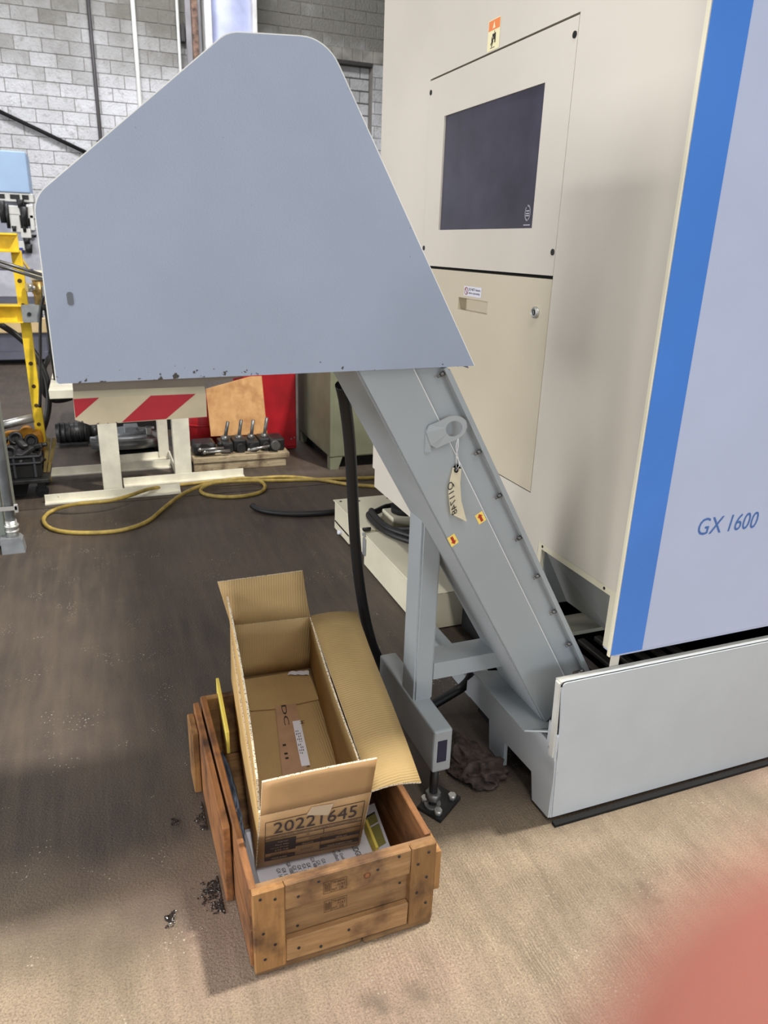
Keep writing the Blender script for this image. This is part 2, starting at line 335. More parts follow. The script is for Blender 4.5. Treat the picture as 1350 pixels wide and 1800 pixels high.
    def slab_x(s, x0, x1, yr, zr, holes=()):
        """plate between x0 and x1 with rectangular holes (y0,y1,z0,z1)"""
        ys = sorted({yr[0], yr[1], *[h[0] for h in holes], *[h[1] for h in holes]}); zs = sorted({zr[0], zr[1], *[h[2] for h in holes], *[h[3] for h in holes]})
        for i in range(len(ys)-1):
            for j in range(len(zs)-1):
                cy = (ys[i]+ys[i+1])/2; cz = (zs[j]+zs[j+1])/2
                if any(h[0] < cy < h[1] and h[2] < cz < h[3] for h in holes): continue
                s.box((x0, ys[i], zs[j]), (x1, ys[i+1], zs[j+1]))
        return s

def W_(o):
    v = Vector((0, 0, 0))
    while o is not None: v = v+o.location; o = o.parent
    return v
def build(name, mb, mats, parent=None, origin=None, label=None, flat_shade=False):
    bm = mb.bm
    if parent is None:
        if origin is None:
            xs = [v.co for v in bm.verts]
            origin = Vector(((min(p.x for p in xs)+max(p.x for p in xs))/2, (min(p.y for p in xs)+max(p.y for p in xs))/2, min(p.z for p in xs)))
        off = Vector(origin)
    else: off = W_(parent)
    bmesh.ops.recalc_face_normals(bm, faces=list(bm.faces))
    bmesh.ops.translate(bm, verts=list(bm.verts), vec=-off)
    me = bpy.data.meshes.new(name); bm.to_mesh(me); bm.free()
    for m in (mats if isinstance(mats, (list, tuple)) else [mats]): me.materials.append(m)
    o = bpy.data.objects.new(name, me); COL.objects.link(o)
    if parent is None: o.location = off
    else: o.parent = parent
    if label: o['label'] = label
    return o
def thing(name, label, cat, loc, group=None):
    o = bpy.data.objects.new(name, None); COL.objects.link(o); o.empty_display_size = 0.05; o.location = loc
    return tag(o, label, cat, group)
def tag(o, label, cat, group=None):
    o['label'] = label; o['category'] = cat
    if group: o['group'] = group
    return o
def struct(o): o['kind'] = 'structure'; return o
def spline(pts, k=6):
    P = [Vector(p) for p in pts]; out = []
    for i in range(len(P)-1):
        a = P[max(i-1, 0)]; b_ = P[i]; c = P[i+1]; d = P[min(i+2, len(P)-1)]
        for j in range(k):
            t = j/k; out.append(0.5*((2*b_)+(c-a)*t+(2*a-5*b_+4*c-d)*t*t+(3*b_-a-3*c+d)*t**3))
    out.append(P[-1]); return out
_txt = {}
def text_poly(string, shear=0.0):
    cu = bpy.data.curves.new('t', 'FONT'); cu.body = string; cu.shear = shear; cu.fill_mode = 'FRONT'; cu.resolution_u = 3
    ob = bpy.data.objects.new('t', cu); COL.objects.link(ob)
    dg = bpy.context.evaluated_depsgraph_get(); me = bpy.data.meshes.new_from_object(ob.evaluated_get(dg))
    vs = [v.co.copy() for v in me.vertices]; fs = [list(p.vertices) for p in me.polygons]
    bpy.data.objects.remove(ob); bpy.data.curves.remove(cu); bpy.data.meshes.remove(me)
    return vs, fs
def add_text(mb, string, o, ux, uy, w, h=None, shear=0.0, lift=0.0008, bold=0.0, mi=0):
    """flat lettering: lower left corner o, reading along ux, upright along uy, width w, height h (metres)"""
    vs, fs = text_poly(string, shear); ux = Vector(ux).normalized(); uy = Vector(uy).normalized(); nz = ux.cross(uy)
    x0 = min(v.x for v in vs); x1 = max(v.x for v in vs); y0 = min(v.y for v in vs); y1 = max(v.y for v in vs)
    sx = w/(x1-x0); sy = sx if h is None else h/(y1-y0)
    V = [mb.bm.verts.new(Vector(o)+ux*(v.x-x0)*sx+uy*(v.y-y0)*sy+nz*lift) for v in vs]
    for f in fs:
        try: mb.bm.faces.new([V[i] for i in f]).material_index = mi
        except ValueError: pass
    return mb
def rect(mb, o, ux, uy, x0, x1, y0, y1, lift=0.0006, mi=0, t=0.0):
    ux = Vector(ux).normalized(); uy = Vector(uy).normalized(); nz = ux.cross(uy); o = Vector(o)
    q = [o+ux*a+uy*b_+nz*lift for a, b_ in ((x0, y0), (x1, y0), (x1, y1), (x0, y1))]
    if t > 0: mb.prism(q, -nz*t, mi)
    else: mb.bm.faces.new([mb.bm.verts.new(p) for p in q]).material_index = mi
    return mb

# ================================================================== setting
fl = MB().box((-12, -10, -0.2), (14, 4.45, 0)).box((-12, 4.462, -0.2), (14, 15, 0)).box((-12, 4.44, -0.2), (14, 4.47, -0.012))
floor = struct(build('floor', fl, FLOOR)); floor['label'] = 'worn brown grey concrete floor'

# back wall: mortar slab with an opening, blocks proud of it
WY = 14.6; CZ = 0.2032; CX = 0.4064
OX0, OX1, OZ0, OZ1 = 3.9, 5.30, 2.0, 4.67
wl = MB()
for lo, hi in (((-12, 0), (OX0, 8)), ((OX1, 0), (14, 8)), ((OX0, OZ1), (OX1, 8)), ((OX0, 0), (OX1, OZ0))):
    wl.box((lo[0], WY+0.012, lo[1]), (hi[0], WY+0.34, hi[1]))
wl.box((OX0-0.1, WY+0.24, OZ0-0.1), (OX1+0.1, WY+0.36, OZ1+0.1))
wall = struct(build('wall_back', wl, MORTAR, origin=(0, WY, 0))); wall['label'] = 'whitewashed concrete block wall at the back of the hall'
def block_mesh(w, h, d=0.06):
    m = MB().box((-w/2, -d/2, -h/2), (w/2, d/2, h/2), 0.006)
    me = bpy.data.meshes.new('concrete_block'); bmesh.ops.recalc_face_normals(m.bm, faces=list(m.bm.faces)); m.bm.to_mesh(me); m.bm.free(); me.materials.append(BLOCK); return me
_bm = {}
cells = []
pz = 2.83 % CZ; pxx = 0.0
for k in range(0, 39):
    z0 = pz-CZ+k*CZ; z1 = z0+CZ
    off = (CX/2 if k % 2 else 0)-0.13
    for i in range(-29, 35):
        x0 = i*CX+off; x1 = x0+CX
        spans = [(x0, x1)]
        if z0 > OZ0-0.05 and z1 < OZ1+0.03+CZ:
            a, b2 = (OX0, OX1) if z1 < OZ1+0.05 else (OX0-0.2, OX1+0.25)
            spans = [(max(p, l), min(q, h)) for p, q in ((x0, x1),) for l, h in ((-99, a), (b2, 99)) if min(q, h)-max(p, l) > 0.05]
        for s_ in spans:
            if z0 >= -0.05: cells.append((s_[0], s_[1], max(z0, 0.0), z1))
def seen(c):
    x = (c[0]+c[1])/2; z = c[2]
    return (-1.5 < x < 2.0 and 1.9 < z < 5.3 and z > 1.6+0.9*(x-0.2)) or (3.0 < x < 6.0 and 4.6 < z < 6.0) or (5.25 < x < 6.0 and z > 2.3)
near = [c for c in cells if seen(c)]; rest = [c for c in cells if not seen(c)]
if len(near) > 296: rest += near[296:]; near = near[:296]
for c in near:
    w = round(c[1]-c[0]-0.009, 3); h = round(c[3]-c[2]-0.009, 3)
    if (w, h) not in _bm: _bm[(w, h)] = block_mesh(w, h)
    o = bpy.data.objects.new('concrete_block', _bm[(w, h)]); COL.objects.link(o); o.parent = wall
    o.location = ((c[0]+c[1])/2, 0.03+random.uniform(-0.003, 0.003), (c[2]+c[3])/2)
mb = MB()
for c in rest: mb.box((c[0]+0.0045, WY-0.002, c[2]+0.0045), (c[1]-0.0045, WY+0.05, c[3]-0.0045))
o = build('concrete_blocks', mb, BLOCK, wall); o['kind'] = 'stuff'
# upright lintel course and the bricked-up opening below it
x = OX0-0.2
while x < OX1+0.2:
    build('lintel_block', MB().box((x+0.004, WY-0.001, OZ1+0.006), (x+0.196, WY+0.06, OZ1+0.2), 0.005), SOLDIER, wall); x += 0.2
build('steel_lintel', MB().box((OX0, WY+0.004, OZ1-0.05), (OX1, WY+0.24, OZ1+0.003)), flat('dark_lintel_steel', (58, 56, 54), 0.8), wall)
k = 0; z = OZ0
while z < OZ1-0.06:
    x = OX0-(0.2 if k % 2 else 0)
    while x < OX1:
        a, b2 = max(x, OX0)+0.006, min(x+CX, OX1)-0.006
        if b2-a > 0.04: build('infill_block', MB().box((a, WY+0.19, z+0.012), (b2, WY+0.25, min(z+CZ, OZ1)-0.008), 0.008), BLOCK, wall)
        x += CX
    z += CZ; k += 1

# ================================================================== machining centre
MX = 1.205; MY0 = 1.36; MY1 = 3.17; MZ0 = 0.488; MZ1 = 2.75; MR = 3.1
mc = thing('machining_center', 'large cream and silver machine cabinet with blue stripe and dark control screen', 'machine', (2.1, 2.2, 0))
PY0, PY1 = 1.820, 2.716
duct = (1.3601, 1.748, 0.40, 0.672)
sp_ = (PY0-0.0015, PY1+0.0015, 1.434, 2.0640); dr = (PY0-0.0015, PY1+0.0015, 0.803, 1.434)
body = MB().slab_x(MX, MX+0.03, (MY0, MY1), (MZ0, MZ1), [duct, sp_, dr])
body.box((MX, MY1, MZ0), (MR, MY1+0.03, MZ1)).box((MR, MY0, MZ0), (MR+0.03, MY1+0.03, MZ1)).box((MX, MY0, MZ1), (MR+0.03, MY1+0.03, MZ1+0.03))
build('side_panel', body, CREAM, mc)
build('machine_shade', MB().box((MX+0.034, 1.78, 0.76), (MX+0.06, 2.76, 2.1)).box((MX+0.30, 1.75, MZ0), (MR, MY1, MZ0+0.02)).box((1.67, 2.43, 0), (MR-0.1, MY1-0.05, MZ0)), BLACK, mc, label='black boxes standing in for the shade inside the machine')  # black boxes give the unlit inside its darkness by colour
# silver front with its returned edges
fp = MB().box((1.191, 1.345, 0.503), (MR+0.03, 1.358, MZ1+0.03), 0.003, 2)
fp.box((1.21, 1.350, 0.495), (MR+0.03, 1.40, 0.503))
build('front_panel', fp, SILVER, mc)
build('panel_edge', MB().box((1.187, 1.3455, 0.499), (1.1912, 1.3565, MZ1+0.03), 0.001), BEIGE, mc, label='pale edge strip of the silver front')
build('blue_stripe', MB().box((1.1915, 1.3436, 0.5045), (1.292, 1.3452, MZ1+0.029)), BLUE, mc, label='broad blue vertical stripe')
t = MB(); add_text(t, 'GX', (1.409, 1.3445, 0.820), (1, 0, 0), (0, 0, 1), 0.083, 0.047, 0.12, 0.0006); add_text(t, '1600', (1.512, 1.3445, 0.820), (1, 0, 0), (0, 0, 1), 0.101, 0.047, 0.18, 0.0006)
build('model_lettering', t, PRINT_BLUE, mc, label='blue GX 1600 lettering')
# upper screen panel
YN = (0, -1, 0); ZU = (0, 0, 1)      # seen from the left side, right is -Y
sc = (1.952, 2.584, 1.563, 1.931)
pn = MB().slab_x(MX-0.0005, MX+0.02, (PY0, PY1), (1.438, 2.058), [sc])
panel = build('screen_panel', pn, CREAM, mc)
build('screen', MB().box((MX+0.006, sc[0]-0.005, sc[2]-0.005), (MX+0.018, sc[1]+0.005, sc[3]+0.005)), SCREEN, panel, label='dark blank screen')
mk = MB(); oc = Vector((MX+0.0056, 1.992, 1.605))
for rr in (0.019, 0.0165):
    n = 28; ring = []
    for i in range(n):
        a = 2*PI*i/n; ring.append((math.cos(a), math.sin(a)))
    for i in range(n):
        if i in (8, 9, 22): continue
        c0 = ring[i]; c1 = ring[(i+1) % n]
        mk.bm.faces.new([mk.bm.verts.new(oc+Vector((0, -p[0]*q*0.8, p[1]*q*1.15))) for p, q in ((c0, rr), (c1, rr), (c1, rr-0.0012), (c0, rr-0.0012))])
for dz in (-0.009, -0.003, 0.004): rect(mk, oc, YN, ZU, -0.009, 0.009, dz, dz+0.0028, 0.0)
rect(mk, oc, YN, ZU, -0.018, 0.018, -0.034, -0.0315, 0.0)
build('screen_emblem', mk, PRINT_W, panel, label='small pale oval emblem')
for (y, z) in ((1.832, 2.017), (2.706, 2.021), (1.831, 1.500), (2.706, 1.500)):
    build('screw', MB().cyl((MX-0.0028, y, z), (MX+0.004, y, z), 0.0085, n=14).cyl((MX-0.003, y, z), (MX-0.0026, y, z), 0.004, n=6), DARK, panel)
# warning sticker above it
st = MB(); rect(st, (MX, 2.301, 2.067), YN, ZU, 0, 0.074, 0, 0.081, 0.0008, 0); rect(st, (MX, 2.301, 2.067), YN, ZU, 0.003, 0.071, 0.053, 0.079, 0.0012, 1)
o0 = (MX, 2.301, 2.067)
tri = [(0.037, 0.076), (0.029, 0.057), (0.045, 0.057)]
st.bm.faces.new([st.bm.verts.new(Vector((MX-0.0016, 2.301-a, 2.067+b_))) for a, b_ in tri]).material_index = 0
for a, b_, c, d, m in ((0.044, 0.018, 0.050, 0.044, 2), (0.036, 0.028, 0.043, 0.043, 2), (0.026, 0.024, 0.031, 0.034, 2), (0.030, 0.038, 0.034, 0.043, 2), (0.041, 0.044, 0.043, 0.050, 2), (0.020, 0.006, 0.048, 0.0075, 2)):
    rect(st, o0, YN, ZU, a, c, b_, d, 0.0016, m)
for p, q, wd in (((0.036, 0.030), (0.022, 0.015), 0.004), ((0.036, 0.024), (0.027, 0.009), 0.0035), ((0.036, 0.040), (0.029, 0.033), 0.003)):
    dx, dz = q[0]-p[0], q[1]-p[1]; L = math.hypot(dx, dz); nx, nz = -dz/L*wd/2, dx/L*wd/2
    st.bm.faces.new([st.bm.verts.new(Vector((MX-0.0016, 2.301-a, 2.067+b_))) for a, b_ in ((p[0]+nx, p[1]+nz), (q[0]+nx, q[1]+nz), (q[0]-nx, q[1]-nz), (p[0]-nx, p[1]-nz))]).material_index = 2
build('warning_sticker', st, [PALEY, ORANGE, PRINT_B], mc, label='orange and yellow warning sticker')
# lower access door with sunk handle, lock and notice
hd = (2.176, 2.389, 1.300, 1.343)
dm = MB().slab_x(MX-0.001, MX+0.022, (PY0, PY1), (0.807, 1.4285), [hd])
door = build('access_door', dm, CREAMD, mc)
hb = MB().box((MX+0.030, hd[0]-0.004, hd[2]-0.004), (MX+0.033, hd[1]+0.004, hd[3]+0.004)).box((MX, hd[0]-0.003, hd[2]-0.003), (MX+0.032, hd[0]+0.0008, hd[3]+0.003)).box((MX, hd[1]-0.0008, hd[2]-0.003), (MX+0.032, hd[1]+0.003, hd[3]+0.003)).box((MX, hd[0], hd[2]-0.003), (MX+0.032, hd[1], hd[2]+0.0008)).box((MX, hd[0], hd[3]-0.0008), (MX+0.032, hd[1], hd[3]+0.003))
build('handle_recess', hb, CREAMD, door, label='sunken rectangular finger pull')
lk = MB().cyl((MX-0.008, 1.885, 1.334), (MX+0.004, 1.885, 1.334), 0.0165, n=20, mi=0).torus((MX-0.008, 1.885, 1.334), 0.013, 0.003, (1, 0, 0), mi=0).cyl((MX-0.0095, 1.885, 1.334), (MX-0.005, 1.885, 1.334), 0.008, n=12, mi=1).box((MX-0.0105, 1.8835, 1.329), (MX-0.009, 1.8865, 1.339), mi=0)
build('lock', lk, [ZINC, DARK], door, label='round chrome key lock')
nb = MB(); o0 = (MX-0.001, 2.349, 1.3505); rect(nb, o0, YN, ZU, 0, 0.125, 0, 0.032, 0.0006, 0)
n = 24
for i in range(n):
    a0, a1 = 2*PI*i/n, 2*PI*(i+1)/n; c = (0.018, 0.016)
    nb.bm.faces.new([nb.bm.verts.new(Vector((MX-0.0022, 2.349-(c[0]+r_*math.cos(a)), 1.3505+c[1]+r_*0.95*math.sin(a)))) for r_, a in ((0.0135, a0), (0.0135, a1), (0.0105, a1), (0.0105, a0))]).material_index = 2
nb.bm.faces.new([nb.bm.verts.new(Vector((MX-0.0022, 2.349-a, 1.3505+b_))) for a, b_ in ((0.009, 0.0235), (0.0115, 0.0255), (0.027, 0.0085), (0.0245, 0.0065))]).material_index = 2
add_text(nb, 'DO NOT remove', (MX-0.001, 2.349-0.036, 1.3505+0.0185), YN, ZU, 0.082, 0.0085, 0, 0.0012, mi=1); add_text(nb, 'when operating', (MX-0.001, 2.349-0.036, 1.3505+0.0055), YN, ZU, 0.078, 0.0095, 0, 0.0012, mi=1)
build('notice_label', nb, [PAPER, PRINT_B, flat('prohibition_red', (150, 60, 50))], door, label='small white notice reading DO NOT remove when operating')
# chute opening low in the side
dc = MB().box((MX+0.0005, 1.362, 0.652), (MX+0.014, duct[1]-0.0003, 0.6715)).box((MX+0.001, duct[1]-0.018, 0.44), (MX+0.014, duct[1]-0.0003, 0.652)).box((MX+0.001, 1.3605, 0.503), (MX+0.014, 1.399, 0.652))
dframe = build('chute_frame', dc, BEIGE, mc, label='pale frame of the low side opening')
for y in (1.725, 1.425): build('screw', MB().cyl((MX-0.0005, y, 0.662), (MX+0.006, y, 0.662), 0.0045, n=10), DARK, dframe)
ci = MB().prism([(MX+0.014, 1.40, 0.655), (MX+0.014, 1.735, 0.655), (MX+0.095, 1.70, 0.475), (MX+0.042, 1.41, 0.52)], (0.004, 0, 0.002)).prism([(MX+0.014, 1.732, 0.655), (MX+0.095, 1.70, 0.475), (MX+0.012, 1.712, 0.47)], (0, 0.004, 0))
build('chute_lining', ci, paint('dull_grey_lining', (140, 142, 140), 0.5, var=0.06), mc, label='sloping grey lining inside the opening')

# ================================================================== coolant tank
tk = thing('coolant_tank', 'grey sheet metal chip tank on the floor under the machine front', 'tank', (2.0, 1.8, 0))
tf = MB(); poly = [(1.058, 1.33, 0.017), (1.037, 1.33, 0.452), (1.041, 1.33, 0.459), (1.05, 1.33, 0.462), (MR, 1.33, 0.452), (MR, 1.33, 0.010)]
tf.prism(poly, (0, 0.012, 0)); bmesh.ops.bevel(tf.bm, geom=[e for e in tf.bm.edges if abs(e.verts[0].co.y-1.33) < 1e-5 and abs(e.verts[1].co.y-1.33) < 1e-5], offset=0.004, segments=2, affect='EDGES')
build('front_sheet', tf, TANK, tk)
build('toe_shade_strip', MB().box((1.062, 1.312, 0.0), (MR, 1.3285, 0.009)), BLACK, tk, label='black strip standing in for the shadow along the foot of the tank')  # shadow under the sheet put in as a black strip
tl = MB().prism([(1.036, 1.334, 0.446), (1.036, 1.334, 0.4605), (MR, 1.334, 0.4505), (MR, 1.334, 0.444)], (0, 0.024, 0)).prism([(1.0375, 1.334, 0.225), (1.0555, 1.334, 0.225), (1.0365, 1.334, 0.459), (1.031, 1.334, 0.456)], (0, 0.018, 0))
build('folded_lip', tl, paint('worn_lip_paint', (198, 198, 192), 0.5, var=0.05, scale=8, specks=0.6), tk, label='pale worn folded top lip')
side = [(1.336, 0.24), (1.336, 0.017), (1.418, 0.012), (1.437, 0.097), (1.588, 0.088), (1.582, 0.004), (1.672, 0.004), (1.688, 0.103), (1.845, 0.10), (1.845, 0.247), (1.42, 0.247)]
build('side_sheet', MB().prism([(1.052, y, z) for y, z in side], (0.012, 0, 0)), TANK, tk)
tin = MB().box((1.062, 1.36, 0.03), (MR, 1.375, 0.43)).box((1.10, 1.375, 0.02), (MR, 1.84, 0.06)).box((1.10, 1.37, 0.0), (MR, 1.42, 0.03)).box((1.066, 1.828, 0.10), (1.24, 1.844, 0.24)).box((1.33, 1.83, 0.0), (MR, 1.844, 0.484)).box((1.33, 1.845, 0.0), (1.345, 2.42, 0.484))  # black boxes paint the deep shade in and behind the tank
build('tank_shade', tin, BLACK, tk, label='black boxes painted as the shade in and behind the tank')
build('drip_ledge', MB().prism([(1.0, 1.419, 0.258), (1.0, 1.725, 0.262), (1.098, 1.725, 0.246), (1.098, 1.419, 0.244)], (0, 0, 0.005)).prism([(1.0, 1.419, 0.258), (1.098, 1.419, 0.244), (1.098, 1.38, 0.244), (1.05, 1.36, 0.285)], (0, 0.004, 0.003)), GREY, tk, label='narrow sheet ledge under the conveyor')
hp = build('hinge_plate', MB().prism([(1.049, 1.330, 0.215), (1.049, 1.330, 0.292), (1.049, 1.350, 0.318), (1.049, 1.372, 0.318), (1.049, 1.372, 0.25)], (-0.006, 0, 0)), TANK, tk)
for z in (0.295, 0.245): build('screw', MB().cyl((1.0385, 1.352, z), (1.046, 1.352, z), 0.005, n=10), RUST, hp)
build('inner_shelf', MB().box((1.20, 1.62, 0.40), (1.5, 1.72, 0.412)), BEIGE, tk, label='pale ledge inside the tank')
for i in range(7): build('chain_slat', MB().box((1.16+i*0.06, 1.372, 0.385), (1.185+i*0.06, 1.60, 0.40), 0.003), paint('slat_steel', (96, 90, 88), 0.5, 0.3) if i == 0 else MATS['slat_steel'], tk)

# ================================================================== chip conveyor
cv = thing('chip_conveyor', 'grey inclined chip conveyor with a big rounded hood on a square post', 'conveyor', (0.77, 1.65, 0))
A = Vector((0.5493, 1.45, 1.1759)); U = Vector((0.4994, 0, -0.8664)); Nn = Vector((0.8664, 0, 0.4994))   # down the slope / up through it
YC = 1.45; YB = 1.69
def cp(s, n, y): p = A+U*s+Nn*n; return (p.x, y, p.z)
cs = MB().prism([cp(-0.12, 0, YC), cp(1.105, 0, YC), cp(1.02, 0.172, YC), cp(-0.12, 0.172, YC)], (0, YB-YC, 0))
bmesh.ops.bevel(cs.bm, geom=[e for e in cs.bm.edges if abs((e.verts[0].co-e.verts[1].co).normalized().dot(U)) > 0.99], offset=0.004, segments=2, affect='EDGES')
build('casing', cs, GREY, cv)
build('cover_plate', MB().prism([cp(-0.1, 0.004, YC), cp(1.07, 0.004, YC), cp(1.035, 0.111, YC), cp(-0.1, 0.111, YC)], (0, -0.005, 0)), GREY, cv)
build('plate_edge', MB().prism([cp(-0.1, 0.1112, YC), cp(1.035, 0.1112, YC), cp(1.035, 0.1128, YC), cp(-0.1, 0.1128, YC)], (0, -0.0055, 0)), PIPEW, cv, label='pale bare edge of the cover plate')
fg = MB().prism([cp(0.004, 0.168, YC), cp(1.015, 0.168, YC), cp(1.013, 0.176, YC), cp(0.004, 0.176, YC)], (0, -0.022, 0)).prism([cp(0.012, 0.176, YC-0.022), cp(1.013, 0.176, YC-0.022), cp(1.013, 0.1795, YC-0.022), cp(0.012, 0.1795, YC-0.022)], (0, 0.26, 0))
build('side_flange', fg, GREY, cv)
for s_ in (0.015, 0.225, 0.355, 0.49, 0.62, 0.75, 0.875, 0.985):
    p = Vector(cp(s_, 0.168, YC-0.011)); q = Vector(cp(s_, 0.158, YC-0.011))
    build('bolt', MB().cyl(q, p, 0.0055, n=6).cyl(Vector(cp(s_, 0.150, YC-0.011)), q, 0.003, n=8), IRON, cv)
# hood: two rounded side sheets and the wrap between them
def arc_corner(pts, radii, n=8):
    out = []; k = len(pts)
    for i in range(k):
        p = Vector(pts[i]); r = radii[i]
        if r <= 0: out.append(p); continue
        a = (Vector(pts[i-1])-p).normalized(); b_ = (Vector(pts[(i+1) % k])-p).normalized()
        ang = a.angle(b_); d = r/math.tan(ang/2); c = p+(a+b_).normalized()*(r/math.sin(ang/2))
        s0 = p+a*d-c; s1 = p+b_*d-c
        for j in range(n+1):
            t_ = j/n; v = s0.slerp(s1, t_); out.append(c+v.normalized()*r)
    return out
HY = 1.432
hood_pts = [(-0.0703, 1.4320, 1.2507), (0.7705, 1.4320, 1.2610), (0.4312, 1.4320, 1.8418), (0.2595, 1.4320, 1.8313), (-0.0711, 1.4320, 1.5581)]
hood_pts = [(p[0], HY, p[2]) for p in hood_pts]
prof = arc_corner(hood_pts, [0.006, 0.0, 0.075, 0.06, 0.055])
hm = MB().prism(prof, (0, 0.0045, 0))
HD = 0.42
back = [(p.x, HY+HD, p.z) for p in prof]
hm.prism(back, (0, 0.0045, 0))
n = len(prof)
for i in range(n):
    p, q = prof[i], prof[(i+1) % n]
    if (p-q).length > 0.6 and abs(p.z-q.z) < 0.05: continue          # open underneath
    d = (q-p); nn_ = Vector((d.z, 0, -d.x)).normalized(); ins = 0.012
    c = sum(prof, Vector())/n
    if nn_.dot(c-p) < 0: nn_ = -nn_
    hm.bm.faces.new([hm.bm.verts.new(v) for v in (p+nn_*ins+Vector((0, 0.0045, 0)), q+nn_*ins+Vector((0, 0.0045, 0)), q+nn_*ins+Vector((0, HD, 0)), p+nn_*ins+Vector((0, HD, 0)))])
hood = build('hood', hm, HOOD, cv)
rim = MB()
for i in range(n):
    p, q = prof[i], prof[(i+1) % n]
    if (p-q).length > 0.6 and abs(p.z-q.z) < 0.05: continue
    d = (q-p).normalized(); nn_ = Vector((d.z, 0, -d.x)); c = sum(prof, Vector())/n
    if nn_.dot(c-p) > 0: nn_ = -nn_
    rim.prism([p, q, q+nn_*0.0016, p+nn_*0.0016], (0, 0.0045, 0))
build('sheet_edge', rim, PIPEW, hood, label='pale bare cut edge of the hood sheet')
sl = (-0.0323, 1.4318, 1.3983)
sm = MB(); pts = []
for i in range(16):
    a = 2*PI*i/16; pts.append((sl[0]+0.0055*math.cos(a), HY-0.0012, sl[2]+0.0055*math.sin(a)+(0.006 if math.sin(a) > 0 else -0.006)))
sm.prism(pts, (0, 0.0008, 0)); build('slot', sm, paint('slot_shadow', (96, 100, 106)), hood, label='small oval slot')
# belly and striped chute below the hood
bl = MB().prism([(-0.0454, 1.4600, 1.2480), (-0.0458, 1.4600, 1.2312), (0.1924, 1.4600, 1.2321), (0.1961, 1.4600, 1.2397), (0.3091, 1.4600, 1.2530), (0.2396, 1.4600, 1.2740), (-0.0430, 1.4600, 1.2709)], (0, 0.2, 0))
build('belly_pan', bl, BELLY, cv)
c_tl, c_bl, c_bm, c_br, c_tr = (-0.0469, 1.4550, 1.2195), (-0.0478, 1.4550, 1.1789), (-0.0232, 1.4550, 1.1678), (0.1938, 1.4550, 1.1723), (0.1943, 1.4550, 1.2183)
ch = build('discharge_chute', MB().prism([c_tl, c_bl, c_bm, c_br, c_tr], (0, 0.19, 0)).prism([c_tl, c_tr, (0.1927, 1.4620, 1.2317), (-0.0457, 1.4620, 1.2319)], (0, 0.18, 0)), STRIPE_CREAM, cv, label='cream chute end with red stripes')
rs = [[(-0.0466, 1.4545, 1.2180), (-0.0017, 1.4545, 1.2188), (-0.0465, 1.4545, 1.1822)], [(0.0905, 1.4545, 1.2187), (0.1746, 1.4545, 1.2187), (0.1156, 1.4545, 1.1722), (0.0337, 1.4545, 1.1697)]]
for r_ in rs: build('red_stripe', MB().prism(r_, (0, 0.001, 0)), STRIPE_RED, ch)
# support: foot beam, post, strut, levelling foot
bmx0, bmx1 = 0.742, 0.797
fb = MB(); z0, z1 = 0.160, 0.294
fb.box((bmx0, 1.452, z0), (bmx1, 1.865, z1), 0.006, 2)
foot = build('foot_beam', fb, GREY, cv)
build('slot', MB().box((0.7535, 1.4505, 0.193), (0.7815, 1.4525, 0.262), 0.004), paint('slot_dark_blue', (22, 24, 56)), foot, label='dark slot in the beam end')
px0, px1, py0, py1 = 0.745, 0.803, 1.60, 1.69
ps = MB(); zt = lambda x: 1.1759-(x-0.5493)*1.735
v = [ps.bm.verts.new(p) for p in ((px0, py0, 0.292), (px1, py0, 0.292), (px1, py1, 0.292), (px0, py1, 0.292), (px0, py0, zt(px0)+0.012), (px1, py0, zt(px1)+0.012), (px1, py1, zt(px1)+0.012), (px0, py1, zt(px0)+0.012))]
for f in ((0, 3, 2, 1), (4, 5, 6, 7), (0, 1, 5, 4), (1, 2, 6, 5), (2, 3, 7, 6), (3, 0, 4, 7)): ps.bm.faces.new([v[i] for i in f])
bmesh.ops.bevel(ps.bm, geom=[e for e in ps.bm.edges if abs((e.verts[0].co-e.verts[1].co).normalized().z) > 0.99], offset=0.006, segments=2, affect='EDGES')
build('post', ps, GREY, cv)
sv = MB(); xs = lambda z: 0.5493+(1.1759-z)/1.735+0.004
v = [sv.bm.verts.new(p) for p in ((0.803, 1.602, 0.352), (xs(0.352), 1.602, 0.352), (xs(0.352), 1.688, 0.352), (0.803, 1.688, 0.352), (0.803, 1.602, 0.404), (xs(0.404), 1.602, 0.404), (xs(0.404), 1.688, 0.404), (0.803, 1.688, 0.404))]
for f in ((0, 3, 2, 1), (4, 5, 6, 7), (0, 1, 5, 4), (1, 2, 6, 5), (2, 3, 7, 6), (3, 0, 4, 7)): sv.bm.faces.new([v[i] for i in f])
build('strut', sv, GREY, cv)
lf = (0.777, 1.500)
build('levelling_screw', MB().cyl((lf[0]-0.008, 1.49, 0.008), (lf[0]-0.008, 1.49, 0.18), 0.012, n=14), DARK, cv)
nt_ = MB().cyl((lf[0]-0.008, 1.49, 0.040), (lf[0]-0.008, 1.49, 0.062), 0.022, n=6).cyl((lf[0]-0.008, 1.49, 0.012), (lf[0]-0.008, 1.49, 0.022), 0.024, n=16)
build('hex_nut', nt_, IRON, cv)
plate = build('foot_plate', MB().prism([(0.767, 1.430, 0.002), (0.862, 1.496, 0.002), (0.822, 1.562, 0.002), (0.727, 1.502, 0.002)], (0, 0, 0.010)), DARK, cv, label='dark four-sided foot plate')
for x, y in ((0.771, 1.457), (0.835, 1.499), (0.757, 1.515)): build('hex_bolt', MB().cyl((x, y, 0.012), (x, y, 0.026), 0.0115, n=6), ZINC, plate)
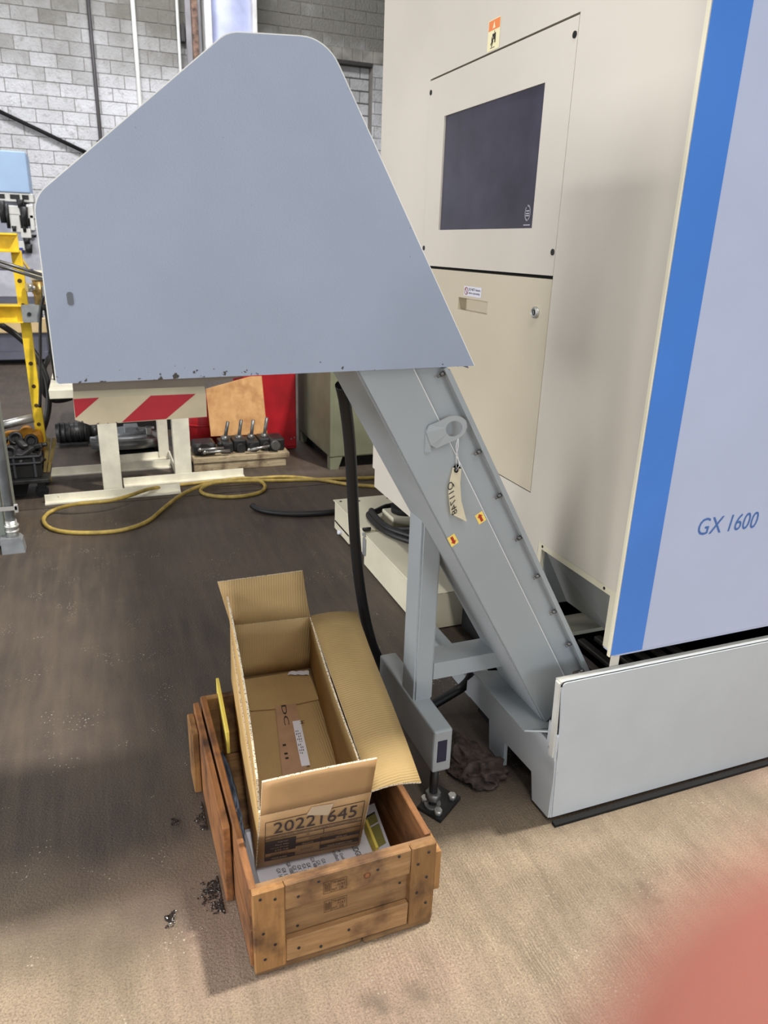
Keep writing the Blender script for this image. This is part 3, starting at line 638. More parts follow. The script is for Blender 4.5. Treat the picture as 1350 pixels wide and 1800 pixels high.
# hook bracket with a round hole
BO = Vector((0.684, 1.443, 1.104)); bu = Vector((0.924, 0.0, 0.38)).normalized(); bv = Vector((-0.38, 0, 0.924)).normalized(); bw = Vector((0, -1, 0))
br = MB(); outer = [(-0.012, -0.027), (0.052, -0.024), (0.066, -0.018), (0.077, -0.004), (0.078, 0.012), (0.068, 0.026), (0.050, 0.033), (0.02, 0.030), (-0.012, 0.030)]
hc = (0.048, 0.002); hr = 0.0185; nh = 24
inner = [(hc[0]+hr*math.cos(2*PI*i/nh), hc[1]+hr*math.sin(2*PI*i/nh)) for i in range(nh)]
def on_outer(a):
    d = Vector((math.cos(a), math.sin(a))); best = None
    for i in range(len(outer)):
        p = Vector(outer[i])-Vector(hc); q = Vector(outer[(i+1) % len(outer)])-Vector(hc); e = q-p
        den = d.x*e.y-d.y*e.x
        if abs(den) < 1e-9: continue
        t_ = (p.x*e.y-p.y*e.x)/den; u_ = (p.x*d.y-p.y*d.x)/den
        if t_ > 0 and -1e-6 <= u_ <= 1+1e-6: best = t_ if best is None else min(best, t_)
    return (hc[0]+d.x*best, hc[1]+d.y*best)
def b3(p, h): tilt = 0.25*max(0, p[0]); return BO+bu*p[0]+bv*p[1]+bw*(h+tilt)
fo = [on_outer(2*PI*i/nh) for i in range(nh)]
for i in range(nh):
    j = (i+1) % nh
    for h, rv in ((0.006, 0), (0.002, 1)): br.bm.faces.new([br.bm.verts.new(b3(p, h)) for p in (inner[i], inner[j], fo[j], fo[i])])
    for a, c in ((inner[i], inner[j]), (fo[i], fo[j])): br.bm.faces.new([br.bm.verts.new(q) for q in (b3(a, 0.002), b3(c, 0.002), b3(c, 0.006), b3(a, 0.006))])
bmesh.ops.remove_doubles(br.bm, verts=list(br.bm.verts), dist=1e-5)
br.box((BO.x-0.018, 1.440, BO.z-0.034), (BO.x-0.004, 1.446, BO.z+0.018))
hook = build('hook_bracket', br, GREY, cv, label='small plate with a round hole')
# arrow stickers
def arrow(c, up):
    st = MB(); o = Vector(c); ux = -Nn if up < 0 else Nn; uy = U if up < 0 else -U
    if ux.cross(uy).y > 0: ux = -ux
    rect(st, o, ux, uy, -0.0105, 0.0105, -0.014, 0.014, 0.0008, 0)
    nz = ux.cross(uy).normalized()
    q = [(-0.0035, -0.0105), (0.0035, -0.0105), (0.0035, 0.003), (0.0075, 0.003), (0, 0.0115), (-0.0075, 0.003), (-0.0035, 0.003)]
    st.bm.faces.new([st.bm.verts.new(o+ux*a+uy*b_+nz*0.0012) for a, b_ in q]).material_index = 1
    build('arrow_sticker', st, [LABELY, REDARROW], cv, label='yellow sticker with red arrow up' if up > 0 else 'yellow sticker with red arrow down')
arrow((0.8238, 1.4448, 0.8958), 1); arrow((0.7536, 1.4448, 0.8458), -1)

# price tag hanging from the bracket
tg = thing('paper_tag', 'cream paper tag with handwritten number hanging from the conveyor bracket', 'tag', (0.763, 1.44, 0.89))
c0 = Vector((0.7525, 1.4400, 1.0374)); c1 = Vector((0.7577, 1.4340, 0.9038))
tb = MB(); tp = [(0.7480, 1.4400, 1.0391), (0.7607, 1.4400, 1.0245), (0.7583, 1.4360, 0.9902), (0.7628, 1.4330, 0.9489), (0.7800, 1.4310, 0.8953), (0.7358, 1.4310, 0.9199), (0.7275, 1.4330, 0.9718), (0.7311, 1.4360, 1.0035), (0.7386, 1.4400, 1.0290)]
tp = [Vector(p) for p in tp]; vs = [tb.bm.verts.new(p) for p in tp]
for f in ((0, 1, 8), (1, 2, 7, 8), (2, 3, 6, 7), (3, 4, 5, 6)): tb.bm.faces.new([vs[i] for i in f])
r_ = bmesh.ops.solidify(tb.bm, geom=list(tb.bm.faces), thickness=0.0006)
build('card', tb, TAGP, tg)
hole = Vector((0.7467, 1.4380, 1.0228)); build('eyelet', MB().torus(hole, 0.0042, 0.0022, (0.3, -1, 0.2), n=14, m=6), DARK, tg, label='dark eyelet')
dn = Vector((0.7640, 1.4285, 0.9221))-Vector((0.7493, 1.4335, 0.9972)); rt = dn.cross(Vector((0, -1, 0)))
wr = MB(); add_text(wr, 'Q11748', (0.7399, 1.4325, 0.9983), dn, -rt if rt.z < 0 and False else rt, dn.length*1.05, 0.017, 0.25, 0.0014)
build('handwriting', wr, PRINT_B, tg, label='black handwritten number')
ss = MB().tube([(0.7402, 1.4250, 1.1035), (0.7436, 1.4300, 1.0810), (0.7431, 1.4360, 1.0594), hole], 0.0009, 5).tube([(0.7393, 1.4260, 1.1033), (0.7391, 1.4320, 1.0781), (0.7483, 1.4370, 1.0548), (0.7542, 1.4370, 1.0341), hole], 0.0009, 5)
build('string', ss, STRING, tg, label='white string loop')

# ================================================================== wooden crate
cr = thing('wooden_crate', 'open pine crate on the floor with cleated front and loose left side', 'crate', (0.403, 1.53, 0))
X0, X1, Y0, Y1, ZT = 0.193, 0.615, 1.150, 1.915, 0.243
def board(name, lo, hi, m, parent=cr, bev=0.0025, jit=0.0012):
    mb = MB().box(lo, hi, bev)
    for v in mb.bm.verts: v.co += Vector((random.uniform(-jit, jit), random.uniform(-jit, jit), random.uniform(-jit, jit)))
    return build(name, mb, m, parent)
bts = [board('cleat', (X0, Y0, 0.014), (X0+0.068, Y0+0.018, ZT-0.003), CRATEV), board('cleat', (X1-0.064, Y0, 0.014), (X1-0.004, Y0+0.018, ZT+0.001), CRATEV)]
tbat = board('top_batten', (X0+0.069, Y0+0.001, 0.172), (X1-0.065, Y0+0.018, ZT-0.002), CRATEW)
bbat = board('bottom_batten', (X0+0.069, Y0+0.001, 0.020), (X1-0.065, Y0+0.018, 0.083), CRATEW)
pan = board('front_panel', (X0+0.002, Y0+0.0185, 0.020), (X1-0.006, Y0+0.031, ZT-0.006), CRATEW)
board('base_batten', (X0+0.002, Y0+0.006, 0.0), (X0+0.245, Y0+0.05, 0.0135), CRATEW); board('base_batten', (X0+0.25, Y0+0.004, 0.0), (X1-0.004, Y0+0.05, 0.0135), CRATEW)
board('base_batten', (X0+0.002, Y1-0.05, 0.0), (X1-0.004, Y1-0.006, 0.0135), CRATEW)
board('bottom_board', (X0+0.014, Y0+0.032, 0.0136), (X1-0.014, Y1-0.03, 0.022), CRATEW)
board('side_board', (X0-0.004, Y0+0.019, 0.016), (X0+0.012, Y1-0.02, 0.122), CRATEY); board('side_board', (X0-0.003, Y0+0.019, 0.125), (X0+0.013, Y1-0.02, ZT-0.004), CRATEY)
board('side_board', (X1-0.020, Y0+0.019, 0.016), (X1-0.004, Y1-0.02, 0.118), CRATEY); board('side_board', (X1-0.020, Y0+0.032, 0.121), (X1-0.004, Y1-0.02, ZT), CRATEY)
ob_ = board('outer_side_board', (X0-0.026, 1.365, 0.003), (X0-0.0075, 1.885, 0.228), CRATEY)
board('side_cleat', (X0-0.046, 1.77, 0.002), (X0-0.0265, 1.87, 0.205), CRATEV)
board('side_cleat', (X1-0.0035, Y0+0.002, 0.10), (X1+0.012, Y0+0.075, ZT-0.03), CRATEV); board('side_cleat', (X1-0.0035, 1.62, 0.01), (X1+0.014, 1.70, ZT-0.01), CRATEV)
board('back_panel', (X0, Y1-0.02, 0.016), (X1-0.004, Y1, 0.226), CRATEW)
for p, pts in ((bts[0], ((0.215, 0.05), (0.238, 0.085), (0.213, 0.125), (0.209, 0.222), (0.240, 0.212))), (bts[1], ((0.592, 0.222), (0.567, 0.195), (0.590, 0.150), (0.568, 0.110), (0.592, 0.072))), (tbat, ((0.290, 0.200), (0.335, 0.226), (0.470, 0.212), (0.520, 0.232))), (bbat, ((0.290, 0.052), (0.34, 0.036), (0.405, 0.06))), (pan, ((0.292, 0.098), (0.532, 0.135)))):
    yy = Y0-0.0005 if p in bts else (Y0+0.0005 if p in (tbat, bbat) else Y0+0.018)
    for x, z in pts: build('nail_head', MB().cyl((x, yy-0.0012, z), (x, yy+0.002, z), 0.0034, n=8), DARK, p)
mb = MB().cyl((0.445, Y0-0.0008, 0.205), (0.445, Y0+0.001, 0.205), 0.008, n=10, mi=0).cyl((0.445, Y0-0.0012, 0.205), (0.445, Y0+0.001, 0.205), 0.0055, n=10, mi=1)
build('knot', mb, [flat('knot_ring', (96, 56, 30), 0.8), flat('knot_core', (140, 92, 54), 0.8)], tbat)
# burnt-in stamps
def stamp(o, p):
    mb = MB(); ux, uz = (1, 0, 0), (0, 0, 1)
    for a, c, b_, d in ((0.0, 0.053, 0.0, 0.0008), (0.0, 0.053, 0.032, 0.0328), (0.017, 0.0178, 0, 0.0325), (0.0522, 0.053, 0, 0.0325), (0.0, 0.0008, 0.0, 0.0325)): rect(mb, o, ux, uz, a, c, b_, d, 0.0006)
    for i in range(5): rect(mb, o, ux, uz, 0.003+0.0027*i, 0.0043+0.0027*i, 0.004+0.001*(i % 2), 0.029-0.002*(i % 3), 0.0006)
    add_text(mb, 'TW-BAFWL', Vector(o)+Vector((0.0195, 0, 0.0225)), ux, uz, 0.031, 0.007, 0, 0.0006)
    add_text(mb, '-TCRT', Vector(o)+Vector((0.029, 0, 0.0125)), ux, uz, 0.021, 0.007, 0, 0.0006)
    add_text(mb, 'INT. DB', Vector(o)+Vector((0.0195, 0, 0.003)), ux, uz, 0.026, 0.0065, 0, 0.0006)
    build('stamp', mb, flat('burnt_ink', (58, 36, 24), 0.9) if 'burnt_ink' not in bpy.data.materials else bpy.data.materials['burnt_ink'], p, label='dark ink stamp')
stamp((0.345, Y0+0.0002, 0.186), tbat); stamp((0.352, Y0+0.0180, 0.112), pan)

# things in the crate
bd = build('ring_binder', MB().box((0.212, 1.186, 0.024), (0.50, 1.50, 0.085), 0.006, 2), paint('grey_binder', (168, 166, 172), 0.5)); tag(bd, 'grey ring binder lying under the white sheets inside the crate', 'binder')
q = [(0.2401, 1.3088, 0.0890), (0.5317, 1.3058, 0.0890), (0.5315, 1.4508, 0.0890), (0.2401, 1.3874, 0.0890)]
q = [Vector(p) for p in q]; q[0].y = max(q[0].y, 1.187); q[1].y = max(q[1].y, 1.187); q[3] = q[0]+(q[3]-q[0])*2.2
mb = MB().patch(q[0], q[1], q[2], q[3], 0.0012, 8, 4, lambda u, v: (0, 0, 0.003*math.sin(3*u)*(1-v)))
sh = build('paper_sheet', mb, PAPER); tag(sh, 'white printed sheet with a list of GX model numbers under the cardboard box', 'paper', 'printed sheets in the crate')
sh['group'] = 'printed sheets in the crate'
mb = MB()
for s_, p, w in (('BRIDGEPORT', (0.4896, 1.3565, 0.0935), 0.085), ('Pre Delivery', (0.4468, 1.3538, 0.0935), 0.062), ('Installation', (0.4343, 1.3563, 0.0935), 0.056), ('GX 300', (0.4019, 1.3315, 0.0935), 0.034), ('GX 400', (0.3886, 1.3306, 0.0935), 0.034), ('GX 480', (0.3780, 1.3436, 0.0935), 0.034), ('GX 500', (0.3646, 1.3316, 0.0935), 0.034), ('GX 600', (0.3533, 1.3319, 0.0935), 0.034), ('GX 710', (0.3415, 1.3324, 0.0935), 0.034), ('GX 1000', (0.3301, 1.3346, 0.0935), 0.039), ('GX 1000', (0.3197, 1.3492, 0.0935), 0.039), ('GX 1300', (0.3052, 1.3360, 0.0935), 0.039), ('GX 1600', (0.2927, 1.3386, 0.0935), 0.039)):
    h = 0.009 if s_[0] != 'B' else 0.014
    add_text(mb, s_, Vector(p)-Vector((h, 0, 0)), (0.06, -1, 0), (1, 0.06, 0), w, h, 0, 0.0)
build('printed_text', mb, PRINT_B, sh)
q = [(0.5726, 1.3243, 0.0800), (0.5345, 1.3124, 0.0800), (0.5562, 1.4748, 0.0800), (0.5897, 1.4814, 0.0800)]
q = [Vector(p) for p in q]
for p in q: p.y = max(p.y, 1.186); p.x = min(p.x, 0.588)
s2 = build('brochure', MB().prism(q, (0, 0, 0.0015)).prism([p-Vector((0.001, 0, 0.057)) for p in q], (0, 0, 0.055)), PAPER); tag(s2, 'white brochure with an olive picture at the right side of the crate', 'brochure')
ux = (q[1]-q[0]); uy = (q[3]-q[0]); o = q[0]+Vector((0, 0, 0.0022)); mb = MB()
for a, b_, c, d, m in ((0.2, 0.1, 0.95, 0.55, 0), (0.2, 0.58, 0.95, 0.78, 0), (0.2, 0.78, 0.95, 0.82, 1)): mb.bm.faces.new([mb.bm.verts.new(o+ux*u+uy*v) for u, v in ((a, b_), (c, b_), (c, d), (a, d))]).material_index = m
build('printed_picture', mb, [flat('olive_print', (150, 144, 84), 0.6), flat('dark_print', (60, 60, 58), 0.6)], s2)
ys = build('foam_strip', MB().obox((0.5276, 1.3834, 0.1120), (0.5230, 1.2883, 0.1120), 0.007, 0.036, bev=0.001), YFOAM); tag(ys, 'yellow foam strip standing on edge at the right of the box front', 'foam strip', 'yellow foam strips in the crate')
ys = build('foam_strip', MB().obox((0.2489, 1.9458, 0.2250), (0.2332, 1.6738, 0.2250), 0.009, 0.07, bev=0.001), YFOAM); tag(ys, 'yellow foam strip wedged between the box and the left crate side', 'foam strip', 'yellow foam strips in the crate')
# crumpled blue-grey plastic at the left
def crumple(c, r, sc, amp, freq, sub=4, seed=0):
    t = bmesh.new(); bmesh.ops.create_icosphere(t, subdivisions=sub, radius=1)
    for v in t.verts:
        n1 = noise.ridged_multi_fractal(v.co*freq+Vector((seed, seed*2, 0)), 1.0, 2.0, 3, 1.0, 2.0)
        v.co *= 1+amp*(n1-0.9)
        v.co = Vector((v.co.x*sc[0], v.co.y*sc[1], max(v.co.z, -0.55)*sc[2]))*r
    for f in t.faces: f.smooth = True
    m = MB(); return m._add(t, 0, Matrix.Translation(c))
pb = build('plastic_wrap', crumple((0.226, 1.62, 0.065), 0.11, (0.13, 1.5, 0.75), 0.35, 2.2, 4, 3), BLUEPL); tag(pb, 'crumpled blue grey plastic wrap down the left side of the crate', 'wrap')

# ================================================================== cardboard box
bx = thing('cardboard_box', 'open cardboard box numbered 20221645 tilted inside the wooden crate', 'box', (0.39, 1.62, 0.1))
BFL, BFR, BBL, BBR = [Vector(p) for p in ((0.2396, 1.3490, 0.1042), (0.4921, 1.3340, 0.1062), (0.292, 1.944, 0.2485), (0.536, 1.926, 0.2505))]
TFL, TFR, TBR, TBL = [Vector(p) for p in ((0.2431, 1.2980, 0.3025), (0.4990, 1.2810, 0.3098), (0.5196, 1.8740, 0.4608), (0.2885, 1.8920, 0.4606))]
TH = 0.005
def wall4(name, a, b_, c, d, mats, nu=6, nv=4, bow=None):
    return build(name, MB().patch(a, b_, c, d, TH, nu, nv, bow, 0, 1), mats, bx)
def ins(p, q): return p+(q-p)*0.004
fw_ = wall4('front_wall', BFL, BFR, TFR, TFL, [CARDOUT, CARDEDGE])
wall4('back_wall', BBL, BBR, TBR, TBL, [CARD, CARDEDGE])
wall4('left_wall', BFL, BBL, TBL, TFL, [CARDSIDE, CARDEDGE], 6, 4, lambda u, v: (-0.004*math.sin(PI*u)*v, 0, 0))
wall4('right_wall', BFR, BBR, TBR, TFR, [CARD2, CARDEDGE], 6, 4, lambda u, v: (-0.006*math.sin(PI*u)*v, 0, 0))
fl_ = wall4('bottom', BFL, BFR, BBR, BBL, [CARD, CARDEDGE])
ff = [Vector(p) for p in ((0.2483, 1.2920, 0.3977), (0.5076, 1.2720, 0.4082))]
wall4('front_flap', TFL, TFR, ff[1], ff[0], [CARDOUT, CARDEDGE], 12, 4, lambda u, v: (0, -0.010*math.sin(PI*u)*v, 0.011*math.sin(PI*u)*v))
bf = [Vector(p) for p in ((0.2582, 1.9050, 0.5976), (0.5007, 1.8850, 0.6083))]
wall4('back_flap', TBL, TBR, bf[1], bf[0], [CARD, CARDEDGE], 6, 3, lambda u, v: (0, 0.008*math.sin(PI*v), 0))
rf = [Vector(p) for p in ((0.6177, 1.2620, 0.3166), (0.6681, 1.8760, 0.4478))]
rm = [Vector(TFR)+Vector((0.0, -0.006, 0.004))]
wall4('right_flap', rm[0], rf[0], rf[1], TBR, [CARD2, CARDEDGE], 5, 12, lambda u, v: (0, 0, 0.008*math.sin(PI*u)+0.006*u*math.sin(2*PI*v)))
lf_ = [Vector(p) for p in ((0.2811, 1.8850, 0.5572), (0.2416, 1.3120, 0.3912))]
wall4('left_flap', TBL, TFL+Vector((0, 0.012, 0)), lf_[1], lf_[0], [CARDSIDE, CARDEDGE], 12, 4, lambda u, v: (0.006*math.sin(PI*u)*v, 0, 0))
# lower flaps, tape and scraps on the inside floor
nf = (BFR-BFL).cross(BBL-BFL).normalized()
inner = build('inner_flap', MB().prism([(0.2776, 1.8101, 0.2218), (0.3834, 1.7910, 0.2195), (0.5213, 1.7911, 0.2226), (0.5221, 1.9138, 0.2520), (0.3113, 1.9240, 0.2498)], nf*0.003), CARD, bx)
tp = build('tape_strip', MB().prism([(0.3915, 1.7962, 0.2251), (0.4522, 1.7929, 0.2256), (0.4136, 1.4845, 0.1508), (0.3460, 1.5040, 0.1540)], nf*0.001), PTAPE, bx, label='pinkish brown tape along the bottom seam')
mb = MB()
mb.prism([(0.4252, 1.7287, 0.2122), (0.4482, 1.7266, 0.2122), (0.4342, 1.5743, 0.1754), (0.4112, 1.5771, 0.1756)], nf*0.0004)
lb = build('label', mb, PAPER, tp, label='white strip label with a black H')
a = Vector((0.4271, 1.7229, 0.2119)); b_ = Vector((0.4450, 1.7211, 0.2119)); dd = (Vector((0.4201, 1.5866, 0.1791))-Vector((0.4331, 1.7233, 0.2121)))
mb = MB(); add_text(mb, 'H', Vector((0.4448, 1.7232, 0.2124)), dd, (b_-a), 0.010, 0.0135, 0, 0)
for i in range(9):
    for j in range(3):
        if random.random() < 0.75: rect(mb, a+dd.normalized()*(0.03+0.0095*i), dd, (b_-a), 0, random.uniform(0.003, 0.007), 0.001+0.005*j, 0.003+0.005*j, 0)
build('printed_text', mb, PRINT_B, lb)
mb = MB()
e = Vector((0.4083, 1.7677, 0.2207)); add_text(mb, 'DC', Vector((0.4079, 1.7938, 0.2269)), dd, (b_-a), 0.075, 0.014, 0, 0)
for p in ((497.5,1309), (499.5,1325), (501,1333)): pass
for p in ((0.3793, 1.6570, 0.1935), (0.3770, 1.6287, 0.1866), (0.3757, 1.6139, 0.1831)): rect(mb, p, (b_-a), dd, 0, 0.009, -0.003, 0.003, 0.0)
build('torn_lettering', mb, PRINT_B, tp)
# printed panel on the front
LBL, LBR, LTR, LTL = [Vector(p) for p in ((0.2573, 1.3374, 0.1273), (0.4862, 1.3266, 0.1182), (0.4861, 1.2844, 0.2829), (0.2545, 1.2997, 0.2749))]
lm = MB()
def LP(u, v): return LBL*(1-u)*(1-v)+LBR*u*(1-v)+LTR*u*v+LTL*(1-u)*v
def lrect(u0, u1, v0, v1, m=0): lm.bm.faces.new([lm.bm.verts.new(LP(u, v)) for u, v in ((u0, v0), (u1, v0), (u1, v1), (u0, v1))]).material_index = m
def lline(u0, u1, v): lrect(u0, u1, v-0.007, v+0.007)
def vline(u, v0, v1): lrect(u-0.003, u+0.003, v0, v1)
def ltext(s_, u0, u1, v0, v1, m=0):
    vs, fs = text_poly(s_); xa = min(v.x for v in vs); xb = max(v.x for v in vs); ya = min(v.y for v in vs); yb = max(v.y for v in vs)
    V = [lm.bm.verts.new(LP(u0+(u1-u0)*(v.x-xa)/(xb-xa), v0+(v1-v0)*(v.y-ya)/(yb-ya))+nfr*0.0006) for v in vs]
    for f in fs:
        try: lm.bm.faces.new([V[i] for i in f]).material_index = m
        except ValueError: pass
nfr = (LBR-LBL).cross(LTL-LBL).normalized()
for v in (0.0, 1.0, 0.63, 0.55, 0.43): lline(0 if v != 0.43 else 0.315, 1, v)
vline(0.0, 0, 1); vline(1.0, 0, 1); vline(0.60, 0.43, 0.55); vline(0.58, 0.03, 0.34)
ltext('20221645', 0.08, 0.93, 0.68, 0.95)
ltext('GRND-TOP-STEEL-GREEN MPI - CLA DOBLAT/2HPOOO/HSBOLE', 0.05, 0.95, 0.568, 0.615)
lrect(0, 0.315, 0.19, 0.50); lrect(0, 0.315, 0.0, 0.085); lrect(0.315, 0.60, 0.24, 0.31); lrect(0.60, 1, 0.24, 0.31); lrect(0.58, 1, 0.06, 0.13)
for i, s_ in enumerate(('Qty', 'Part No', 'Country Of Origin', 'ETR-TIE')): ltext(s_, 0.05+0.03*(3-len(s_)/6), 0.24, 0.43-0.07*i, 0.465-0.07*i, 1)
ltext('20/08 ETR', 0.06, 0.24, 0.115, 0.155); ltext('MADE CHINA', 0.07, 0.23, 0.022, 0.062, 1); ltext('10', 0.42, 0.45, 0.47, 0.53)
ltext('DANAX CONTINUED USA CO', 0.45, 0.85, 0.36, 0.41); ltext('KA-A MFG INC', 0.57, 0.76, 0.325, 0.36)
ltext('MFG DATE', 0.38, 0.5, 0.255, 0.295, 1); ltext('SERIAL NO', 0.74, 0.86, 0.255, 0.295, 1); ltext('1234', 0.73, 0.79, 0.165, 0.21); ltext('DEALER WARRANTY MARK', 0.66, 0.93, 0.075, 0.115, 1); ltext('RGT.JP.G.V', 0.37, 0.5, 0.09, 0.16)
build('printed_panel', lm, [flat('carton_ink', (66, 54, 52), 0.8), flat('carton_reverse_print', (196, 170, 132), 0.8)], fw_, label='dark printed panel numbered 20221645')
tpp = [LP(0.40, 0.985)+nfr*0.0012, LP(0.63, 0.87)+nfr*0.0012, LP(0.67, 1.12)+nfr*0.0012, LP(0.45, 1.15)+nfr*0.0012]
build('clear_tape', MB().prism(tpp, nfr*0.0003), TAPE, fw_, label='shiny piece of clear tape')
scp = build('paper_scrap', MB().patch((0.4536, 1.9003, 0.2555), (0.5171, 1.8824, 0.2526), (0.5214, 1.8981, 0.2565), (0.4617, 1.9114, 0.2584), 0.001, 8, 2, lambda u, v: (0, 0, 0.004*abs(math.sin(9*u)))), PAPER)
tag(scp, 'small crumpled white paper scrap at the far end inside the cardboard box', 'scrap')

# ================================================================== hoses, cloth, floor clutter
hs = build('black_hose', MB().tube(spline([(0.5641, 1.7350, 1.1737), (0.5819, 1.7600, 1.1264), (0.6091, 1.8000, 1.0179), (0.6330, 1.8400, 0.8761), (0.6525, 1.8700, 0.7262), (0.6784, 1.9000, 0.5640), (0.7069, 1.9200, 0.4239), (0.7444, 1.9400, 0.2903), (0.7963, 1.9500, 0.1499), (0.765, 1.945, 0.055), (0.82, 1.93, 0.021), (0.90, 1.90, 0.021), (1.0336, 1.8900, 0.0799), (1.0638, 1.8700, 0.1200), (1.0637, 1.8400, 0.1695), (1.0442, 1.8000, 0.2297)], 6), 0.0165, 12), RUBBER); tag(hs, 'thick black hose hanging behind the inclined conveyor down to the floor', 'hose', 'black hoses')
hs2 = build('black_hose', MB().tube(spline([(0.7789, 4.0828, 0.0350), (0.8015, 4.0458, 0.0240), (0.8643, 3.9775, 0.0200), (0.9987, 3.9030, 0.0200), (1.1456, 3.8751, 0.0200), (1.2408, 3.8778, 0.0200)], 6), 0.018, 12), RUBBER); tag(hs2, 'short black hose lying on the floor left of the low cream box', 'hose', 'black hoses')
Zp = [(1350,548),(1200,535),(1080,540),(950,548),(850,555),(700,572),(560,590),(450,625),(350,650),(200,665),(90,695),(45,735),(70,775),(150,797),(300,800),(430,785),(540,745),(620,680),(700,620),(800,575),(900,552),(1000,542),(1060,550),(1095,575),(1080,605),(1000,625),(900,630),(820,620),(790,600),(820,575),(880,560),(1000,553),(1200,548),(1350,546)]
yh = [(1.7347, 4.2362, 0.0120), (1.6097, 4.3090, 0.0120), (1.4745, 4.3787, 0.0140), (1.3197, 4.5323, 0.0120), (1.1299, 4.6517, 0.0120), (0.9626, 4.6712, 0.0120), (0.7813, 4.6819, 0.0120), (0.6429, 4.6815, 0.0120), (0.4360, 4.6571, 0.0140), (0.2452, 4.5332, 0.0450), (0.1029, 4.3609, 0.0660), (-0.0164, 4.2849, 0.0700), (-0.1864, 4.2881, 0.0660), (-0.3148, 4.3476, 0.0200), (-0.3606, 4.2399, 0.0120), (-0.3279, 4.0946, 0.0120), (-0.2416, 3.9969, 0.0120), (-0.0845, 3.9404, 0.0120), (0.0555, 3.9475, 0.0120), (0.1831, 4.0438, 0.0120), (0.2931, 4.2442, 0.0140), (0.4122, 4.4351, 0.0200), (0.5579, 4.5591, 0.0300), (0.7007, 4.6139, 0.0340), (0.8393, 4.6166, 0.0360), (0.9147, 4.5765, 0.0300), (0.9471, 4.5012, 0.0140), (0.9014, 4.3862, 0.0120), (0.7836, 4.3320, 0.0120), (0.6556, 4.3480, 0.0120), (0.5621, 4.4109, 0.0140), (0.5356, 4.4987, 0.0160), (0.5833, 4.5520, 0.0300), (0.6682, 4.5784, 0.0360), (0.8291, 4.5641, 0.0340), (1.1129, 4.5766, 0.0120), (1.4342, 4.5138, 0.0120), (1.7239, 4.4739, 0.0120), (1.8653, 4.4484, 0.0120)]
hy = build('air_hose', MB().tube(spline(yh, 6), 0.0115, 8), HOSEY); tag(hy, 'yellow air hose looping across the floor in front of the cream stand', 'hose')
rg = MB(); 
for c, r_, sc, sd in (((0.905, 1.735, 0.022), 0.055, (1.1, 0.7, 0.55), 1), ((0.945, 1.64, 0.028), 0.062, (0.75, 1.15, 0.6), 5), ((0.965, 1.555, 0.026), 0.062, (1.05, 0.8, 0.55), 9), ((0.915, 1.60, 0.016), 0.045, (0.8, 0.9, 0.45), 13)):
    t = crumple(c, r_, sc, 0.5, 1.35, 5, sd); tmp = bpy.data.meshes.new('x'); t.bm.to_mesh(tmp); rg.bm.from_mesh(tmp); t.bm.free(); bpy.data.meshes.remove(tmp)
for f in rg.bm.faces: f.smooth = True
o = build('rag', rg, RAG); o.modifiers.new('r', 'REMESH').voxel_size = 0.003; o.modifiers['r'].use_smooth_shade = True
tag(o, 'crumpled dirty brown rag on the floor under the conveyor', 'rag')
def swarf(c, r, n, label):
    mb = MB(); hubs = [(random.gauss(0, r*0.55), random.gauss(0, r*1.1), random.uniform(0.25, 0.6)) for _ in range(6)]
    for i in range(n):
        hx, hy, hs_ = random.choice(hubs); s = random.uniform(0.0008, 0.0032)
        p = Vector((min(c[0]+hx+random.gauss(0, r*hs_), 0.158), c[1]+hy+random.gauss(0, r*hs_), 0.0004+s*0.35))
        t = bmesh.new(); bmesh.ops.create_icosphere(t, subdivisions=1, radius=s)
        for v in t.verts: v.co = Vector((v.co.x*random.uniform(0.5, 1.6), v.co.y*random.uniform(0.5, 1.6), v.co.z*0.55))
        mb._add(t, 0, Matrix.Translation(p))
    o = build('metal_chips', mb, SWARF); o['kind'] = 'stuff'; tag(o, label, 'chips')
SWARF = paint('oily_chips', (44, 36, 32), 0.25, 0.2, var=0.3, scale=60, spec=0.8)
c = (0.1543, 1.3983, 0.0000); swarf(c, 0.026, 620, 'oily metal chips on the floor beside the left front of the crate')
c = (0.1663, 1.6579, 0.0000); swarf(c, 0.024, 420, 'oily metal chips on the floor beside the left rear of the crate')
c = (0.0354, 1.3654, 0.0000); swarf(c, 0.009, 110, 'tiny heap of oily chips on the open floor left of the crate')
c = (0.0794, 1.6703, 0.0000); swarf(c, 0.007, 60, 'few oily chips on the shadowed floor left of the crate')

# low cream junction box and cover beside the machine
jb = thing('junction_box', 'low cream electrical box on the floor with two black cables looping over it', 'box', (1.34, 3.4, 0))
b1 = MB().box((1.157, 3.175, 0.045), (1.56, 3.655, 0.168), 0.004).box((1.157, 3.40, 0.010), (1.56, 3.655, 0.06)).box((1.20, 3.2, 0.0), (1.5, 3.6, 0.05))
build('body', b1, BEIGE, jb); build('lid', MB().box((1.150, 3.172, 0.168), (1.565, 3.662, 0.174), 0.002), BEIGE, jb)
for x, y in ((1.18, 3.62), (1.28, 3.60), (1.45, 3.60)): build('screw', MB().cyl((x, y, 0.174), (x, y, 0.177), 0.007, n=8), DARK, jb)
build('hinge', MB().box((1.150, 3.150, 0.176), (1.185, 3.176, 0.188)).cyl((1.15, 3.163, 0.186), (1.19, 3.163, 0.186), 0.006), DARK, jb)
build('latch', MB().box((1.142, 3.115, 0.06), (1.1495, 3.150, 0.150), 0.002).box((1.139, 3.12, 0.158), (1.149, 3.150, 0.175), 0.003), GALV, jb, label='grey metal latch')
build('white_plug', MB().cyl((1.157, 3.53, 0.03), (1.135, 3.53, 0.03), 0.014, 0.01), PAPER, jb, label='white plug on the side')
sb = build('socket_block', MB().box((1.30, 3.15, 0.176), (1.50, 3.30, 0.232), 0.005), BEIGE, jb)
